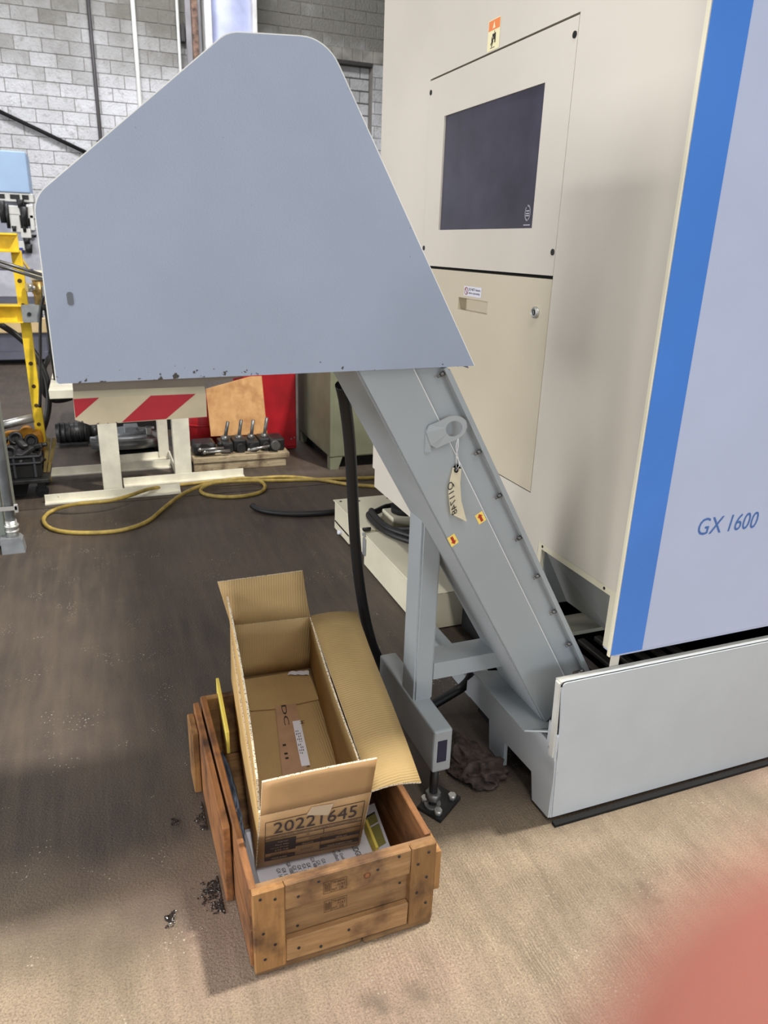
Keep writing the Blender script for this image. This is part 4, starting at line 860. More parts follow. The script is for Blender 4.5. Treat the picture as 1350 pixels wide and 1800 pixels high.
build('cable_gland', MB().cyl((1.40, 3.225, 0.232), (1.40, 3.225, 0.262), 0.075, n=20).cyl((1.40, 3.225, 0.262), (1.44, 3.25, 0.33), 0.04, 0.035, n=16), BLACK, sb, label='round black cable gland')
for dy, dz in ((0, 0), (0.03, 0.02)):
    build('cable', MB().tube(spline([(1.42, 3.32+dy, 0.205+dz), (1.3700, 3.3760, 0.2108), (1.2700, 3.3144, 0.2106), (1.235+dy*0.5, 3.32, 0.196+dz), (1.225+dy*0.4, 3.18, 0.196+dz), (1.25, 3.03+dy, 0.196+dz), (1.32, 2.90+dy, 0.196+dz), (1.42, 2.78+dy, 0.196+dz), (1.60, 2.68+dy, 0.2+dz)], 6), 0.016, 10), RUBBER, jb, label='ribbed black cable')
build('cross_bar', MB().obox((1.30, 3.10, 0.186), (1.62, 3.02, 0.186), 0.03, 0.02), GALV, jb)
lc = build('floor_cover', MB().box((1.150, 2.43, 0.004), (1.60, 3.145, 0.167), 0.004).box((1.147, 2.428, 0.167), (1.60, 3.147, 0.171), 0.0015), BEIGE); tag(lc, 'long low cream sheet cover on the floor behind the conveyor post', 'cover')
rl = build('floor_rail', MB().box((1.13, 1.95, 0.0), (1.19, 2.40, 0.055), 0.003).box((1.125, 1.95, 0.0), (1.13, 2.40, 0.062)), GREY); tag(rl, 'low grey metal rail on the floor behind the conveyor strut', 'rail')

# ================================================================== background floor things
def T(name, label, cat, mb, m, group=None):
    o = build(name, mb, m); return tag(o, label, cat, group)
# cream steel stand
cs_ = thing('steel_stand', 'cream painted steel stand with flat legs behind the striped chute', 'stand', (0.1, 4.9, 0))
build('top_plate', MB().box((-0.272, 4.56, 0.62), (0.50, 5.40, 0.672), 0.003), CREAMSTEEL, cs_)
for lo, hi in (((-0.034, 4.60, 0.0), (0.076, 4.615, 0.62)), ((0.415, 4.80, 0.0), (0.522, 4.815, 0.62)), ((0.360, 5.355, 0.0), (0.43, 5.37, 0.62))):
    build('leg', MB().box(lo, hi, 0.002).box((lo[0] if lo[0] > 0.3 else hi[0]-0.012, lo[1]+0.016, 0), ((lo[0] if lo[0] > 0.3 else hi[0]-0.012)+0.012, lo[1]+0.07, 0.62)), CREAMSTEEL, cs_)
for p, q in (((-0.366, 4.555, 0), (0.418, 4.565, 0)), ((0.088, 4.775, 0), (0.863, 4.795, 0)), ((-0.366, 5.135, 0), (0.416, 5.141, 0)), ((0.09, 5.35, 0), (0.42, 5.375, 0))):
    p = Vector(p); q = Vector(q); u = (q-p).normalized(); s_ = Vector((-u.y, u.x, 0))
    build('foot_bar', MB().prism([p, q, q+Vector((0, 0, 0.05)), p+Vector((0, 0, 0.05))], s_*0.008).prism([p, q, q-s_*0.045, p-s_*0.045], (0, 0, 0.008)), CREAMSTEEL, cs_)
build('tie_bar', MB().prism([(0.425, 4.83, 0.0), (0.425, 5.35, 0.0), (0.425, 5.35, 0.06), (0.425, 4.83, 0.06)], (0.008, 0, 0)), CREAMSTEEL, cs_)
# round steel chuck plate
ck = thing('lathe_chuck', 'round dull steel chuck plate lying on the floor behind the cream stand', 'chuck', (0.16, 5.62, 0))
build('base', MB().box((-0.02, 5.46, 0.0), (0.34, 5.76, 0.045), 0.004), BLACK, ck)
build('disc', MB().cyl((0.16, 5.60, 0.045), (0.16, 5.61, 0.105), 0.255, 0.262, n=40).cyl((0.16, 5.61, 0.105), (0.16, 5.612, 0.150), 0.262, 0.17, n=40), IRON, ck)
build('hub', MB().box((0.14, 5.52, 0.145), (0.24, 5.64, 0.21), 0.006).cyl((0.16, 5.61, 0.14), (0.16, 5.61, 0.17), 0.12, n=28), GALV, ck)
build('jaw', MB().box((0.29, 5.50, 0.145), (0.33, 5.56, 0.20), 0.004).box((0.22, 5.52, 0.185), (0.35, 5.545, 0.20), 0.003), STEEL, ck); build('jaw', MB().box((-0.10, 5.58, 0.10), (-0.02, 5.64, 0.125), 0.004), STEEL, ck)
mtr = thing('black_motor', 'dark oily motor casing on the floor under the left end of the striped chute', 'motor', (-0.05, 5.85, 0))
build('housing', MB().cyl((-0.34, 5.95, 0.09), (-0.10, 5.95, 0.09), 0.075, n=20).cyl((-0.10, 5.95, 0.09), (-0.04, 5.95, 0.09), 0.05, n=16), DARK, mtr); build('foot', MB().box((-0.32, 5.86, 0.0), (-0.12, 6.04, 0.025), 0.003), DARK, mtr)
for i in range(6): build('cooling_fin', MB().cyl((-0.32+i*0.037, 5.95, 0.09), (-0.312+i*0.037, 5.95, 0.09), 0.082, n=20), DARK, mtr)
bk = T('black_bin', 'tall dark bin standing behind the round chuck plate', 'bin', MB().prism([(0.0, 6.25, 0), (0.55, 6.25, 0), (0.60, 6.25, 0.55), (-0.05, 6.25, 0.55)], (0, 0.35, 0)).box((-0.07, 6.235, 0.53), (0.62, 6.62, 0.56), 0.008), BLACK)
# plank with clamp blocks
pk = thing('timber_platform', 'weathered timber platform on the floor carrying black clamp blocks', 'platform', (0.89, 5.12, 0))
build('plank', MB().box((0.552, 4.945, 0.062), (1.225, 5.29, 0.10), 0.003), OLDW, pk); build('bearer', MB().box((0.556, 4.955, 0.0), (1.20, 5.00, 0.060), 0.003), OLDW, pk); build('bearer', MB().box((0.556, 5.23, 0.0), (1.20, 5.28, 0.060), 0.003), OLDW, pk)
lbls = ('black iron clamp block with upright rod, leftmost of four on the timber platform', 'black iron clamp block with upright rod, second from the left on the timber platform', 'black iron clamp block with upright rod, third from the left on the timber platform', 'black iron clamp block with upright rod, rightmost of four on the timber platform')
for i, (bs, tpx) in enumerate((((0.7982, 5.1200, 0.1870), (0.8253, 5.1200, 0.3050)), ((0.8957, 5.1200, 0.2018), (0.9200, 5.1200, 0.3123)), ((0.9847, 5.1200, 0.1753), (1.0053, 5.1200, 0.3077)), ((1.0804, 5.1200, 0.1905), (1.1044, 5.1200, 0.3192)))):
    b_ = Vector(bs); t_ = Vector(tpx); c = thing('clamp_block', lbls[i], 'clamp', (b_.x, 5.12, 0.10), 'clamp blocks on the timber platform')
    build('block', MB().box((b_.x-0.048, 5.03+0.02*(i % 2), 0.10), (b_.x+0.046, 5.20, 0.10+0.075+0.012*(i % 2)), 0.012, 2).cyl((b_.x, 5.08, 0.13), (b_.x, 5.01, 0.13), 0.032, n=16), DARK, c)
    build('collar', MB().cyl((b_.x, 5.12, 0.165), (b_.x, 5.12, 0.205), 0.03, 0.022, n=14), IRON, c)
    build('rod', MB().cyl((b_.x, 5.12, 0.17), (t_.x, 5.12, t_.z), 0.0125, n=10), IRON, c)
cb = thing('clamp_block', 'large black cast block at the left end of the timber platform', 'clamp', (0.64, 5.08, 0.10))
build('block', MB().box((0.565, 5.00, 0.10), (0.72, 5.18, 0.185), 0.02, 2).cyl((0.64, 5.02, 0.15), (0.64, 4.97, 0.15), 0.04, n=16), DARK, cb); build('knob', MB().sphere((0.75, 5.02, 0.17), 0.02), DARK, cb)
cb = thing('clamp_block', 'black cast block with round end at the right end of the timber platform', 'clamp', (1.15, 5.08, 0.10))
build('block', MB().box((1.10, 5.00, 0.10), (1.205, 5.18, 0.19), 0.014, 2), DARK, cb); build('boss', MB().cyl((1.13, 5.0, 0.15), (1.13, 4.955, 0.15), 0.032, n=16), IRON, cb)
for i, (p, q, l) in enumerate((((0.6025, 5.0051, 0.1550), (0.7640, 4.9945, 0.1550), 'upper left'), ((0.6332, 5.0115, 0.1350), (0.8068, 4.9506, 0.1350), 'lower left'), ((0.9390, 4.9194, 0.1300), (1.0865, 4.9301, 0.1500), 'right'))):
    p, q = Vector(p), Vector(q); p.y = q.y = 4.965; 
    h = thing('lever_bar', 'bright steel handle bar lying at the %s of the clamp blocks' % l, 'handle', (p+q)/2); build('bar', MB().cyl(p, q, 0.0095, n=10), STEEL, h); build('ball', MB().sphere(p, 0.014), STEEL, h)
pl = T('plywood_board', 'square plywood board leaning upright behind the clamp blocks', 'board', MB().prism([(0.7240, 5.2700, 0.1673), (1.1371, 5.2700, 0.1606), (1.1204, 5.3350, 0.5798), (1.0383, 5.3350, 0.5795), (0.7141, 5.3350, 0.5000)], (0, 0.012, 0)), PLY)
rc = thing('red_cabinet', 'red painted steel cabinet behind the plywood board', 'cabinet', (1.2, 5.5, 0))
build('body', MB().box((0.98, 5.36, 0.01), (1.383, 5.75, 0.85), 0.004), RED, rc); build('door', MB().box((0.99, 5.352, 0.03), (1.376, 5.3595, 0.83), 0.002), RED, rc)
for z in (0.09, 0.1): build('rivet', MB().cyl((1.365 if z > 0.09 else 1.34, 5.346, z), (1.365 if z > 0.09 else 1.34, 5.352, z), 0.006, n=8), GALV, rc)
dru = thing('red_drum', 'dark red metal drum behind the right leg of the cream stand', 'drum', (0.72, 5.56, 0))
build('shell', MB().cyl((0.70, 5.56, 0.003), (0.70, 5.56, 0.42), 0.135, n=28), RED, dru)
for z in (0.02, 0.21, 0.41): build('hoop', MB().torus((0.70, 5.56, z), 0.135, 0.008, n=28, m=6), RED, dru)
gc = thing('green_cabinet', 'grey green enamelled machine cabinet on stubby corner feet behind the conveyor', 'cabinet', (1.85, 5.2, 0))
gx0, gx1, gy0, gy1 = 1.474, 2.25, 4.77, 5.66
gb = MB().box((gx0, gy0, 0.085), (gx1, gy1, 0.98), 0.012, 2); build('body', gb, GREEN, gc)
for x, y in ((gx0, gy0), (gx1-0.09, gy0), (gx0, gy1-0.09), (gx1-0.09, gy1-0.09)):
    build('foot', MB().prism([(x, y, 0.0), (x+0.06, y, 0), (x+0.09, y, 0.086), (x, y, 0.086)], (0, 0.07, 0)), GREEN, gc)
build('plinth', MB().box((gx0+0.05, gy0+0.05, 0), (gx1-0.05, gy1-0.05, 0.09)), BLACK, gc); build('corner_strip', MB().box((gx0-0.003, gy0-0.004, 0.09), (gx0+0.03, gy0+0.02, 0.98), 0.006, 2), GREEN, gc, label='worn rounded corner strip')

# yellow steel frame at the left edge
yf = thing('angle_iron_stand', 'yellow perforated angle iron stand with cross beams at the left', 'stand', (-0.8, 5.0, 0))
lg = build('leg', MB().box((-0.405, 4.995, 0.0), (-0.350, 5.003, 1.415), 0.001).box((-0.358, 5.003, 0), (-0.350, 5.05, 1.415)), YELLOW, yf)
for z in (1.245, 1.105, 0.76, 0.62, 0.50, 0.38): build('bolt_hole', MB().cyl((-0.378, 4.9935, z), (-0.378, 4.9955, z), 0.0125, n=12), flat('hole_shadow', (70, 50, 14)) if 'hole_shadow' not in MATS and 'hole_shadow' not in bpy.data.materials else bpy.data.materials['hole_shadow'], lg)
build('top_beam', MB().box((-1.65, 4.955, 1.405), (-0.356, 4.965, 1.509), 0.002).box((-1.65, 4.90, 1.499), (-0.356, 5.04, 1.509)).box((-1.65, 4.90, 1.405), (-0.356, 5.04, 1.412)), YELLOW, yf)
build('cross_beam', MB().box((-1.65, 4.965, 1.012), (-0.384, 4.975, 1.111), 0.002).box((-1.65, 4.92, 1.104), (-0.384, 5.04, 1.112)).box((-1.65, 4.92, 1.010), (-0.384, 5.04, 1.017)), YELLOW, yf)
build('leg', MB().box((-1.655, 4.995, 0.0), (-1.60, 5.003, 1.415), 0.001).box((-1.655, 5.003, 0), (-1.647, 5.05, 1.415)), YELLOW, yf)
jb2 = build('bracket_box', MB().box((-0.385, 4.93, 1.012), (-0.285, 4.937, 1.111)).box((-0.385, 4.937, 1.104), (-0.27, 5.06, 1.111)).box((-0.385, 4.937, 1.012), (-0.378, 5.06, 1.104)), GALV, yf); build('bolt', MB().cyl((-0.345, 4.924, 1.06), (-0.345, 4.931, 1.06), 0.012, n=8), DARK, jb2)
bv_ = thing('brass_valve', 'old brass and white valve fitting on the yellow stand bracket', 'valve', (-0.28, 5.0, 1.111))
build('body', MB().cyl((-0.283, 5.0, 1.111), (-0.283, 5.0, 1.25), 0.03, n=14).sphere((-0.283, 5.0, 1.19), 0.038), BRASS, bv_); build('cap', MB().cyl((-0.283, 5.0, 1.25), (-0.283, 5.0, 1.305), 0.036, n=14), BEIGE, bv_); build('elbow', MB().cyl((-0.283, 5.0, 1.20), (-0.335, 4.965, 1.21), 0.018, n=10).cyl((-0.315, 4.972, 1.21), (-0.343, 4.96, 1.21), 0.026, n=10), ZINC, bv_); build('tap', MB().box((-0.262, 4.96, 1.15), (-0.235, 4.99, 1.22), 0.004), GALV, bv_)
for dz, dy, l in ((0, 0, 'lower of two long dark steel rods lying across the yellow stand'), (0.024, 0.02, 'upper of two long dark steel rods lying across the yellow stand')):
    T('steel_rod', l, 'rod', MB().cyl(Vector((-0.6222, 4.8600, 1.3838))+Vector((0, dy, dz)), Vector((-0.2373, 4.8600, 1.2591))+Vector((0, dy, dz)), 0.010, n=8), IRON, 'steel rods across the yellow stand')
T('yellow_cable', 'thin yellow cable slanting down to the brass valve', 'cable', MB().tube(spline([(-0.3632, 5.0800, 1.3760), (-0.3343, 5.0600, 1.3258), (-0.2953, 5.0400, 1.2560), (-0.2819, 5.0300, 1.2077)], 5), 0.008, 8), HOSEY, 'cables on the yellow stand')
T('air_line', 'black hanging cable loops behind the yellow stand leg', 'cable', MB().tube(spline([(-0.2565, 5.4200, 0.7658), (-0.3024, 5.4000, 0.7245), (-0.3402, 5.4000, 0.6387), (-0.3489, 5.4000, 0.5051), (-0.3067, 5.4200, 0.4490), (-0.2511, 5.4400, 0.4387), (-0.1895, 5.4800, 0.4441)], 6), 0.017, 8), RUBBER)
T('air_line', 'thick black hose curving down behind the yellow stand to the crate', 'cable', MB().tube(spline([(-0.5472, 5.3000, 0.9655), (-0.4570, 5.2800, 0.8963), (-0.3691, 5.2500, 0.7913), (-0.3176, 5.2200, 0.6487), (-0.3133, 5.2000, 0.5037), (-0.3408, 5.1800, 0.3773), (-0.3821, 5.1000, 0.2845)], 6), 0.020, 8), RUBBER)
T('air_line', 'thin black flex hanging straight down from the bracket box', 'cable', MB().tube(spline([(-0.2569, 4.9200, 1.1660), (-0.2878, 4.9200, 1.0354), (-0.3116, 4.9200, 0.8351), (-0.3360, 4.9200, 0.6293), (-0.3542, 4.9200, 0.5031)], 6), 0.009, 8), RUBBER)
T('black_bar', 'upright black bar beside the left edge of the hood', 'bar', MB().cyl((-0.2407, 4.9000, 1.0863), (-0.2361, 4.9000, 0.6572), 0.020, n=10).cyl((-0.2407, 4.9000, 1.0863), (-0.2431, 4.9000, 1.1189), 0.028, n=10), BLACK)
# dolly, tote and timbers
dl = thing('dolly', 'low dark dolly on casters under the crate of scrap iron', 'dolly', (-0.6, 4.8, 0))
build('deck', MB().box((-0.98, 4.60, 0.112), (-0.330, 4.985, 0.134), 0.003), DARK, dl); build('frame', MB().box((-0.95, 4.66, 0.03), (-0.47, 4.92, 0.112)), BLACK, dl)
for x, y in ((-0.385, 4.69), (-0.385, 4.93), (-0.92, 4.69), (-0.92, 4.93)):
    w = build('caster', MB().cyl((x, y-0.016, 0.038), (x, y+0.016, 0.038), 0.038, n=18), RUBBER, dl); build('fork', MB().box((x-0.02, y-0.024, 0.04), (x+0.02, y-0.018, 0.112)).box((x-0.02, y+0.018, 0.04), (x+0.02, y+0.024, 0.112)).cyl((x, y, 0.098), (x, y, 0.112), 0.05, n=16), DARK, w)
tt = thing('plastic_tote', 'black plastic crate heaped with scrap iron on the dolly', 'crate', (-0.48, 4.76, 0.134))
tx0, tx1, ty0, ty1 = -0.66, -0.362, 4.64, 4.90
mb = MB().box((tx0+0.015, ty0+0.012, 0.134), (tx1-0.015, ty1-0.012, 0.150))
for lo, hi in (((tx0+0.01, ty0+0.008, 0.14), (tx1-0.01, ty0+0.016, 0.272)), ((tx0+0.01, ty1-0.016, 0.14), (tx1-0.01, ty1-0.008, 0.272)), ((tx0+0.01, ty0+0.01, 0.14), (tx0+0.018, ty1-0.01, 0.272)), ((tx1-0.018, ty0+0.01, 0.14), (tx1-0.01, ty1-0.01, 0.272))): mb.box(lo, hi)
build('body', mb, BLACK, tt)
TOT = paint('dark_grey_plastic', (62, 62, 68), 0.4)
for z in (0.222, 0.262): build('rib', MB().box((tx0, ty0, z), (tx1, ty0+0.010, z+0.010), 0.002).box((tx1-0.010, ty0, z), (tx1, ty1, z+0.010), 0.002).box((tx0, ty1-0.01, z), (tx1, ty1, z+0.010)), TOT, tt)
for x in (-0.60, -0.52, -0.41): build('rib', MB().box((x, ty0+0.002, 0.14), (x+0.012, ty0+0.010, 0.262)), TOT, tt)
k = 0
for i, (x, y, z, a, kind) in enumerate(((-0.535, 4.70, 0.285, 0.2, 'ring'), (-0.50, 4.80, 0.345, 0.5, 'ring'), (-0.44, 4.70, 0.285, 0.9, 'bar'), (-0.40, 4.74, 0.30, -0.3, 'bar'), (-0.58, 4.78, 0.315, 1.2, 'bar'), (-0.47, 4.76, 0.325, 2.0, 'bar'), (-0.62, 4.70, 0.28, 0.4, 'ring'), (-0.42, 4.82, 0.32, 0.0, 'ring'))):
    d = Vector((math.cos(a), math.sin(a), 0.25)); p = Vector((x, y, z))
    lab = ('short iron pipe end at the front of the scrap crate', 'larger iron ring at the back of the scrap crate', 'slanted iron block at the right front of the scrap crate', 'iron bar at the right edge of the scrap crate', 'iron bar lying at the back left of the scrap crate', 'iron bar lying over the middle of the scrap crate', 'iron pipe end at the left edge of the scrap crate', 'iron pipe end at the back right of the scrap crate')[i]
    if kind == 'ring':
        m = MB().torus(p, 0.032, 0.010, (0.2, -1, 0.3), n=18, m=8).cyl(p+Vector((0, 0.01, 0)), p+Vector((0, 0.10, -0.03)), 0.034, n=16)
    else: m = MB().obox(p-d*0.06, p+d*0.05, 0.036, 0.028, bev=0.006).cyl(p+d*0.05, p+d*0.075, 0.012, n=8)
    T('scrap_iron', lab, 'scrap', m, DARK, 'scrap iron in the plastic crate')
T('scrap_iron', 'heap of small dark iron scrap filling the plastic crate', 'scrap', crumple((-0.51, 4.77, 0.222), 0.13, (0.98, 0.82, 0.62), 0.5, 2.6, 4, 21), DARK)
sp2 = T('steel_pipe', 'bright steel pipe resting over the scrap crate', 'pipe', MB().cyl((-0.7690, 4.8600, 0.3769), (-0.3956, 4.8600, 0.4506), 0.027, n=16), STEEL)
T('timber_wedge', 'yellowish dirty timber standing nearest the scrap crate', 'timber', MB().prism([(-0.3726, 4.7600, 0.1224), (-0.3536, 4.7600, 0.1208), (-0.3118, 4.7600, 0.3166), (-0.3361, 4.7600, 0.3253)], (0, 0.10, 0)), SCRAPW, 'timbers on the dolly')
T('timber_wedge', 'yellowish dirty timber leaning at the outer end of the dolly', 'timber', MB().prism([(-0.3508, 4.7500, 0.1272), (-0.3321, 4.7500, 0.1367), (-0.2764, 4.7500, 0.3169), (-0.3009, 4.7500, 0.3256)], (0, 0.10, 0)), SCRAPW, 'timbers on the dolly')
T('yellow_casting', 'orange yellow casting behind the scrap crate', 'casting', MB().box((-0.58, 4.905, 0.135), (-0.36, 4.98, 0.36), 0.03, 2).cyl((-0.45, 4.90, 0.34), (-0.45, 4.985, 0.34), 0.04, n=16), paint('orange_yellow_casting', (206, 140, 28), 0.5, var=0.2, scale=15))
# conduit and cabinet at the left edge
ec = thing('electrical_conduit', 'grey steel conduit rising from a floor box at the left edge', 'conduit', (-0.475, 3.83, 0))
build('pipe', MB().cyl((-0.474, 3.83, 0.16), (-0.474, 3.83, 1.9), 0.0215, n=16), GALV, ec)
build('coupling', MB().cyl((-0.474, 3.83, 0.075), (-0.474, 3.83, 0.165), 0.027, n=16).cyl((-0.474, 3.83, 0.128), (-0.474, 3.83, 0.143), 0.033, n=12).cyl((-0.474, 3.83, 0.105), (-0.474, 3.83, 0.115), 0.031, n=16), ZINC, ec)
build('floor_box', MB().prism([(-0.53, 3.79, 0.0), (-0.425, 3.79, 0.0), (-0.432, 3.79, 0.066), (-0.445, 3.79, 0.080), (-0.53, 3.79, 0.080)], (0, 0.08, 0)), GALV, ec)
build('strap', MB().box((-0.54, 3.80, 0.225), (-0.435, 3.806, 0.245)).box((-0.448, 3.80, 0.21), (-0.43, 3.812, 0.255), 0.003), ZINC, ec)
ecab = thing('electrical_cabinet', 'grey green electrical cabinet cut by the left edge of the frame', 'cabinet', (-0.9, 4.05, 0))
build('body', MB().box((-1.3, 3.86, 0.02), (-0.507, 4.40, 1.5), 0.006, 2), paint('grey_green_cabinet', (140, 146, 138), 0.5, var=0.06), ecab); build('plinth', MB().box((-1.27, 3.88, 0), (-0.53, 4.38, 0.02)), BLACK, ecab)

# machine far behind at the left
BY = 10.1
mm = thing('milling_machine', 'pale blue and white machine bench far behind at the left', 'machine', (-1.2, 10.5, 0))
build('base', MB().box((-2.3, BY, 0.07), (-0.545, BY+0.9, 0.385), 0.01).box((-2.3, BY-0.06, 0.06), (-0.545, BY+0.2, 0.16), 0.01), BENCHG, mm); build('plinth', MB().box((-2.2, BY+0.08, 0), (-0.6, BY+0.8, 0.07)), BLACK, mm)
build('table', MB().box((-2.3, BY-0.02, 0.80), (-0.56, BY+0.9, 1.10), 0.01).box((-2.3, BY-0.03, 1.12), (-0.57, BY+0.9, 1.40), 0.01), BENCHW, mm); build('dark_gap', MB().box((-2.25, BY, 0.385), (-0.6, BY+0.8, 0.80)).box((-2.3, BY-0.01, 1.098), (-0.58, BY+0.9, 1.122)), BENCHG, mm)
build('wood_ledge', MB().box((-1.3, BY-0.10, 0.385), (-0.52, BY-0.01, 0.56), 0.01), TANBLK, mm, label='tan timber ledge')
build('column', MB().box((-0.60, BY-0.05, 0.80), (-0.50, BY+0.5, 1.60), 0.01).box((-2.3, BY+0.25, 1.4), (-0.58, BY+0.6, 1.97), 0.01), BENCHW, mm)
build('blue_cover', MB().box((-2.3, BY-0.05, 1.957), (-0.526, BY+0.55, 2.39), 0.012, 2), LBLUE, mm, label='large light blue cover panel')
rk = build('tool_rail', MB().box((-2.3, BY-0.04, 1.86), (-0.50, BY+0.25, 1.952), 0.006), PIPEW, mm)
for a, b_ in ((-0.86, -0.80), (-0.745, -0.645), (-0.62, -0.55)): build('slot', MB().box((a, BY-0.045, 1.885), (b_, BY-0.038, 1.935)), DARK, rk)
for i, (x, w, z0_, z1_) in enumerate(((-0.83, 0.055, 1.52, 1.80), (-0.725, 0.035, 1.55, 1.82), (-0.66, 0.03, 1.62, 1.80), (-0.618, 0.05, 1.70, 1.84), (-0.607, 0.06, 1.50, 1.68))):
    pass
tl_ = [((-0.8416, 10.0000, 1.7449), 0.05, 0.24), ((-0.7950, 10.0000, 1.6985), 0.03, 0.26), ((-0.6414, 10.0000, 1.8383), 0.05, 0.09), ((-0.6165, 10.0000, 1.7059), 0.055, 0.20), ((-0.7412, 10.0000, 1.5663), 0.03, 0.06), ((-0.6334, 10.0000, 1.5702), 0.025, 0.08), ((-0.6263, 10.0000, 1.4340), 0.045, 0.07), ((-0.6121, 10.0000, 1.3530), 0.05, 0.10), ((-0.5405, 10.0000, 1.4928), 0.032, 0.03)]
ord_ = ('leftmost black tool holder under the blue cover', 'thin dark rod holder second from the left under the blue cover', 'short black drum holder just under the white tool rail', 'long black tapered holder below the short drum holder', 'small black square holder beside the yellow beam end', 'small dark spindle below the long tapered holder', 'black knob above the lowest drum holder', 'lowest black drum holder beside the hood edge', 'small black cross handle near the hood edge')
for (p, r_, h), l in zip(tl_, ord_):
    p = Vector(p)
    o = thing('tool_holder', l, 'tool', (p.x, 10.0, p.z-h/2), 'tool holders on the far machine')
    build('body', MB().cyl((p.x, 10.0, p.z-h/2), (p.x, 10.0, p.z+h/2), r_*0.62, r_*0.85, n=12), DARK, o); build('stub', MB().cyl((p.x, 10.0, p.z), (p.x, BY+0.26, p.z), r_*0.4, n=8), DARK, o)
for a, b_, c, d in ((14, 36, 360, 378), (18, 34, 378, 404), (24, 38, 400, 412), (38, 56, 400, 420), (34, 44, 424, 440), (48, 60, 358, 384), (54, 58, 384, 412)):
    lo = (-0.5875, 10.0200, 3.8359)
for i, (lo, hi) in enumerate((((-0.7899, 10.0300, 1.7115), (-0.6464, 10.0300, 1.8149)), ((-0.7782, 10.0300, 1.5283), (-0.6692, 10.0300, 1.7288)), ((-0.6780, 10.0300, 1.4696), (-0.5687, 10.0300, 1.5728)), ((-0.7256, 10.0300, 1.3306), (-0.6524, 10.0300, 1.4330)), ((-0.5853, 10.0300, 1.6833), (-0.5129, 10.0300, 1.8332)), ((-0.5649, 10.0300, 1.5543), (-0.5203, 10.0300, 1.7228)))):
    build('white_bracket', MB().box((lo[0], 10.0, lo[2]), (hi[0], BY+0.26, hi[2]), 0.006), PIPEW, mm)
bb = (-0.6993, 10.0000, 1.3318); build('blue_knob', MB().box((bb[0]-0.03, 9.98, bb[2]-0.035), (bb[0]+0.02, 10.08, bb[2]+0.03), 0.006), paint('blue_knob_paint', (60, 80, 160), 0.4), mm)

# pipes, column and channel at the back wall
def wallpipe(name, x, y, z0_, z1_, r_, m, label, slant=0.0):
    t = thing(name, label, 'pipe', (x, y, z0_)); build('tube', MB().cyl((x, y, z0_), (x+slant, y, z1_), r_, n=12), m, t)
    for z in (z0_+1.2, z0_+3.0, z1_-1.0): build('clip', MB().box((x-r_*2.2, y-r_*0.6, z), (x+r_*2.2, WY+0.0, z+0.04), 0.004).cyl((x, y, z-0.02), (x, y, z+0.06), r_*1.25, n=12), m, t)
wallpipe('wall_pipe', 0.425, 14.55, 0.0, 7.5, 0.030, PIPEB, 'dark vertical pipe on the block wall, leftmost of three')
wallpipe('wall_pipe', 1.105, 14.55, 0.0, 7.5, 0.036, PIPEW, 'white vertical pipe on the block wall, middle of three')
wallpipe('wall_pipe', 1.80, 14.50, 0.0, 7.5, 0.026, PIPEW, 'thin white vertical pipe just left of the rusty channel')
p, q = (-1.2869, 14.5200, 3.4386), (0.3511, 14.5200, 2.7625)
T('sloping_pipe', 'black sloping pipe crossing the block wall at the left', 'pipe', MB().cyl(p, q, 0.032, n=10).cyl(q, Vector(q)+Vector((0, 0.07, 0)), 0.03, n=10), BLACK)
p = (0.0647, 14.5000, 2.7593); T('wall_bracket', 'small grey bracket at the lower end of the sloping black pipe', 'bracket', MB().box((p[0], 14.46, p[2]-0.05), (p[0]+0.38, WY-0.002, p[2]+0.03), 0.006), CHGREY)
HC = thing('steel_column', 'lavender painted steel H column with white flange edges before the block wall', 'column', (2.55, 14.1, 0))
build('flange', MB().box((2.145, 13.88, 0.02), (2.26, 14.48, 7.6), 0.006), COLWHITE, HC, label='white left flange'); build('flange', MB().box((2.925, 13.88, 0.02), (3.0, 14.48, 7.6), 0.006), COLWHITE, HC, label='white right flange')
wb = MB(); pts = []
for i in range(17):
    t_ = i/16; pts.append((2.26+0.665*t_, 14.08-0.10*math.sin(PI*t_), 0.02))
pts += [(2.925, 14.3, 0.02), (2.26, 14.3, 0.02)]
wb.prism(pts, (0, 0, 7.58)); build('web', wb, LAVENDER, HC); build('base_plate', MB().box((2.142, 13.85, 0), (3.1, 14.5, 0.02)), COLWHITE, HC)
rch = thing('steel_channel', 'rusty brown and grey steel channel standing left of the lavender column', 'channel', (1.99, 14.0, 0))
build('grey_web', MB().box((1.86, 14.0, 0), (1.95, 14.05, 7.5), 0.004), CHGREY, rch); build('rusty_flange', MB().box((1.95, 13.92, 0), (2.045, 14.10, 7.5), 0.006), RUST, rch); build('inner_lip', MB().box((2.05, 14.0, 0), (2.10, 14.06, 7.5), 0.004), CHGREY, rch)
jbx = (1.8678, 14.5000, 4.7523); T('switch_box', 'small dark box beside the thin white wall pipe', 'box', MB().box((jbx[0]-0.03, 14.45, jbx[2]-0.13), (jbx[0]+0.035, WY-0.002, jbx[2]+0.13), 0.006), PIPEB)

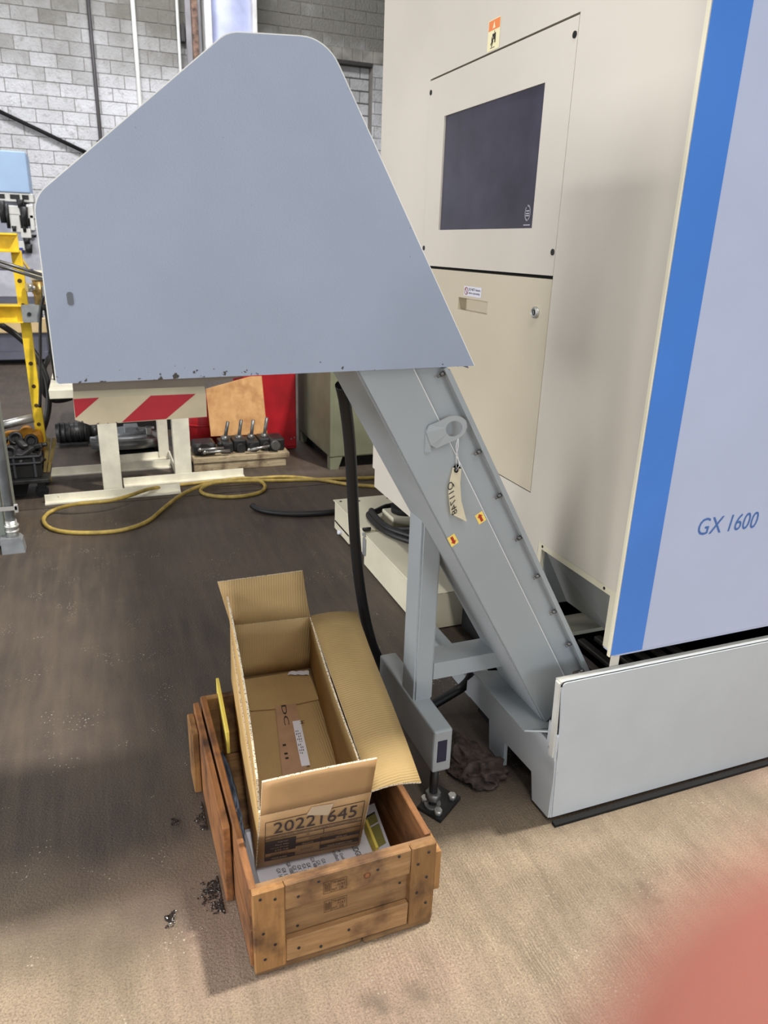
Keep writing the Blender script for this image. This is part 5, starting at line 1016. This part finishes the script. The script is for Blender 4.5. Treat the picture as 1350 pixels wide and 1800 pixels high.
# ================================================================== the photographer's hand before the lens
CAMP = Vector((0, 0, 1.5)); mw = cam.matrix_world; AX = mw.col[0].to_3d(); AY = mw.col[1].to_3d(); AZ = -mw.col[2].to_3d()     # right, up, forward
def cw(a, b_, c): return CAMP+AX*a+AY*b_+AZ*c
def skin_mesh(name, chains):
    me = bpy.data.meshes.new(name); verts = []; edges = []; rad = []
    for ch_ in chains:
        prev = ch_[0] if isinstance(ch_[0], int) else None; items = ch_[1:] if prev is not None else ch_
        for p, r_ in items:
            verts.append(p); rad.append(r_)
            if prev is not None: edges.append((prev, len(verts)-1))
            prev = len(verts)-1
    me.from_pydata([tuple(v) for v in verts], edges, []); o = bpy.data.objects.new(name, me); COL.objects.link(o)
    m = o.modifiers.new('s', 'SKIN'); m.use_smooth_shade = True
    for i, r_ in enumerate(rad): me.skin_vertices[0].data[i].radius = (r_, r_)
    me.skin_vertices[0].data[0].use_root = True
    s = o.modifiers.new('d', 'SUBSURF'); s.levels = 2; s.render_levels = 2
    dg = bpy.context.evaluated_depsgraph_get(); m2 = bpy.data.meshes.new_from_object(o.evaluated_get(dg)); m2.materials.clear(); m2.materials.append(SKIN)
    for p in m2.polygons: p.use_smooth = True
    b_ = bmesh.new(); b_.from_mesh(m2); bpy.data.objects.remove(o); bpy.data.meshes.remove(me); bpy.data.meshes.remove(m2)
    return b_
fx, fy, fz = 0.0112, -0.0146, 0.0175
d = Vector((0.62, -0.78, 0.05)).normalized()
fp_ = lambda t_, bend=0.0: (fx+d.x*t_, fy+d.y*t_, fz+bend)
base = (0.105, -0.125, 0.012)
ch = []
ch.append([(cw(0.135, -0.165, 0.0), 0.026), (cw(0.112, -0.135, 0.008), 0.020), (cw(0.078, -0.098, 0.020), 0.0105), (cw(0.050, -0.063, 0.024), 0.0118), (cw(0.0285, -0.0365, 0.0205), 0.0112), (cw(fx+0.0040, fy-0.0050, fz), 0.0108), (cw(fx, fy, fz), 0.0098), (cw(fx-0.0022, fy+0.0026, fz), 0.0070)])
for k_, (ox, oy, ln) in enumerate(((0.018, 0.012, 1.0), (0.034, 0.026, 0.95), (0.047, 0.041, 0.78))):
    ch.append([0, (cw(0.120+ox, -0.128+oy, 0.006), 0.015), (cw(0.090+ox, -0.098+oy, 0.026), 0.0098), (cw(0.066+ox+0.01*(1-ln), -0.072+oy-0.01*(1-ln), 0.030), 0.0092), (cw(0.052+ox+0.02*(1-ln), -0.056+oy-0.02*(1-ln), 0.016), 0.0086), (cw(0.052+ox+0.02*(1-ln), -0.054+oy-0.02*(1-ln), 0.004), 0.0076)])
ch.append([0, (cw(0.118, -0.162, -0.012), 0.0145), (cw(0.092, -0.140, -0.020), 0.0110), (cw(0.066, -0.112, -0.024), 0.0100), (cw(0.048, -0.092, -0.022), 0.0082)])
ch.append([0, (cw(0.165, -0.205, -0.02), 0.030), (cw(0.215, -0.265, -0.06), 0.034)])
hb_ = MB(); hb_.bm.free(); hb_.bm = skin_mesh('hand', ch)
hand = build('hand', hb_, SKIN, None, origin=cw(0.13, -0.16, 0)); tag(hand, 'blurred pink fingertip of a hand close before the lens at the bottom right', 'hand')
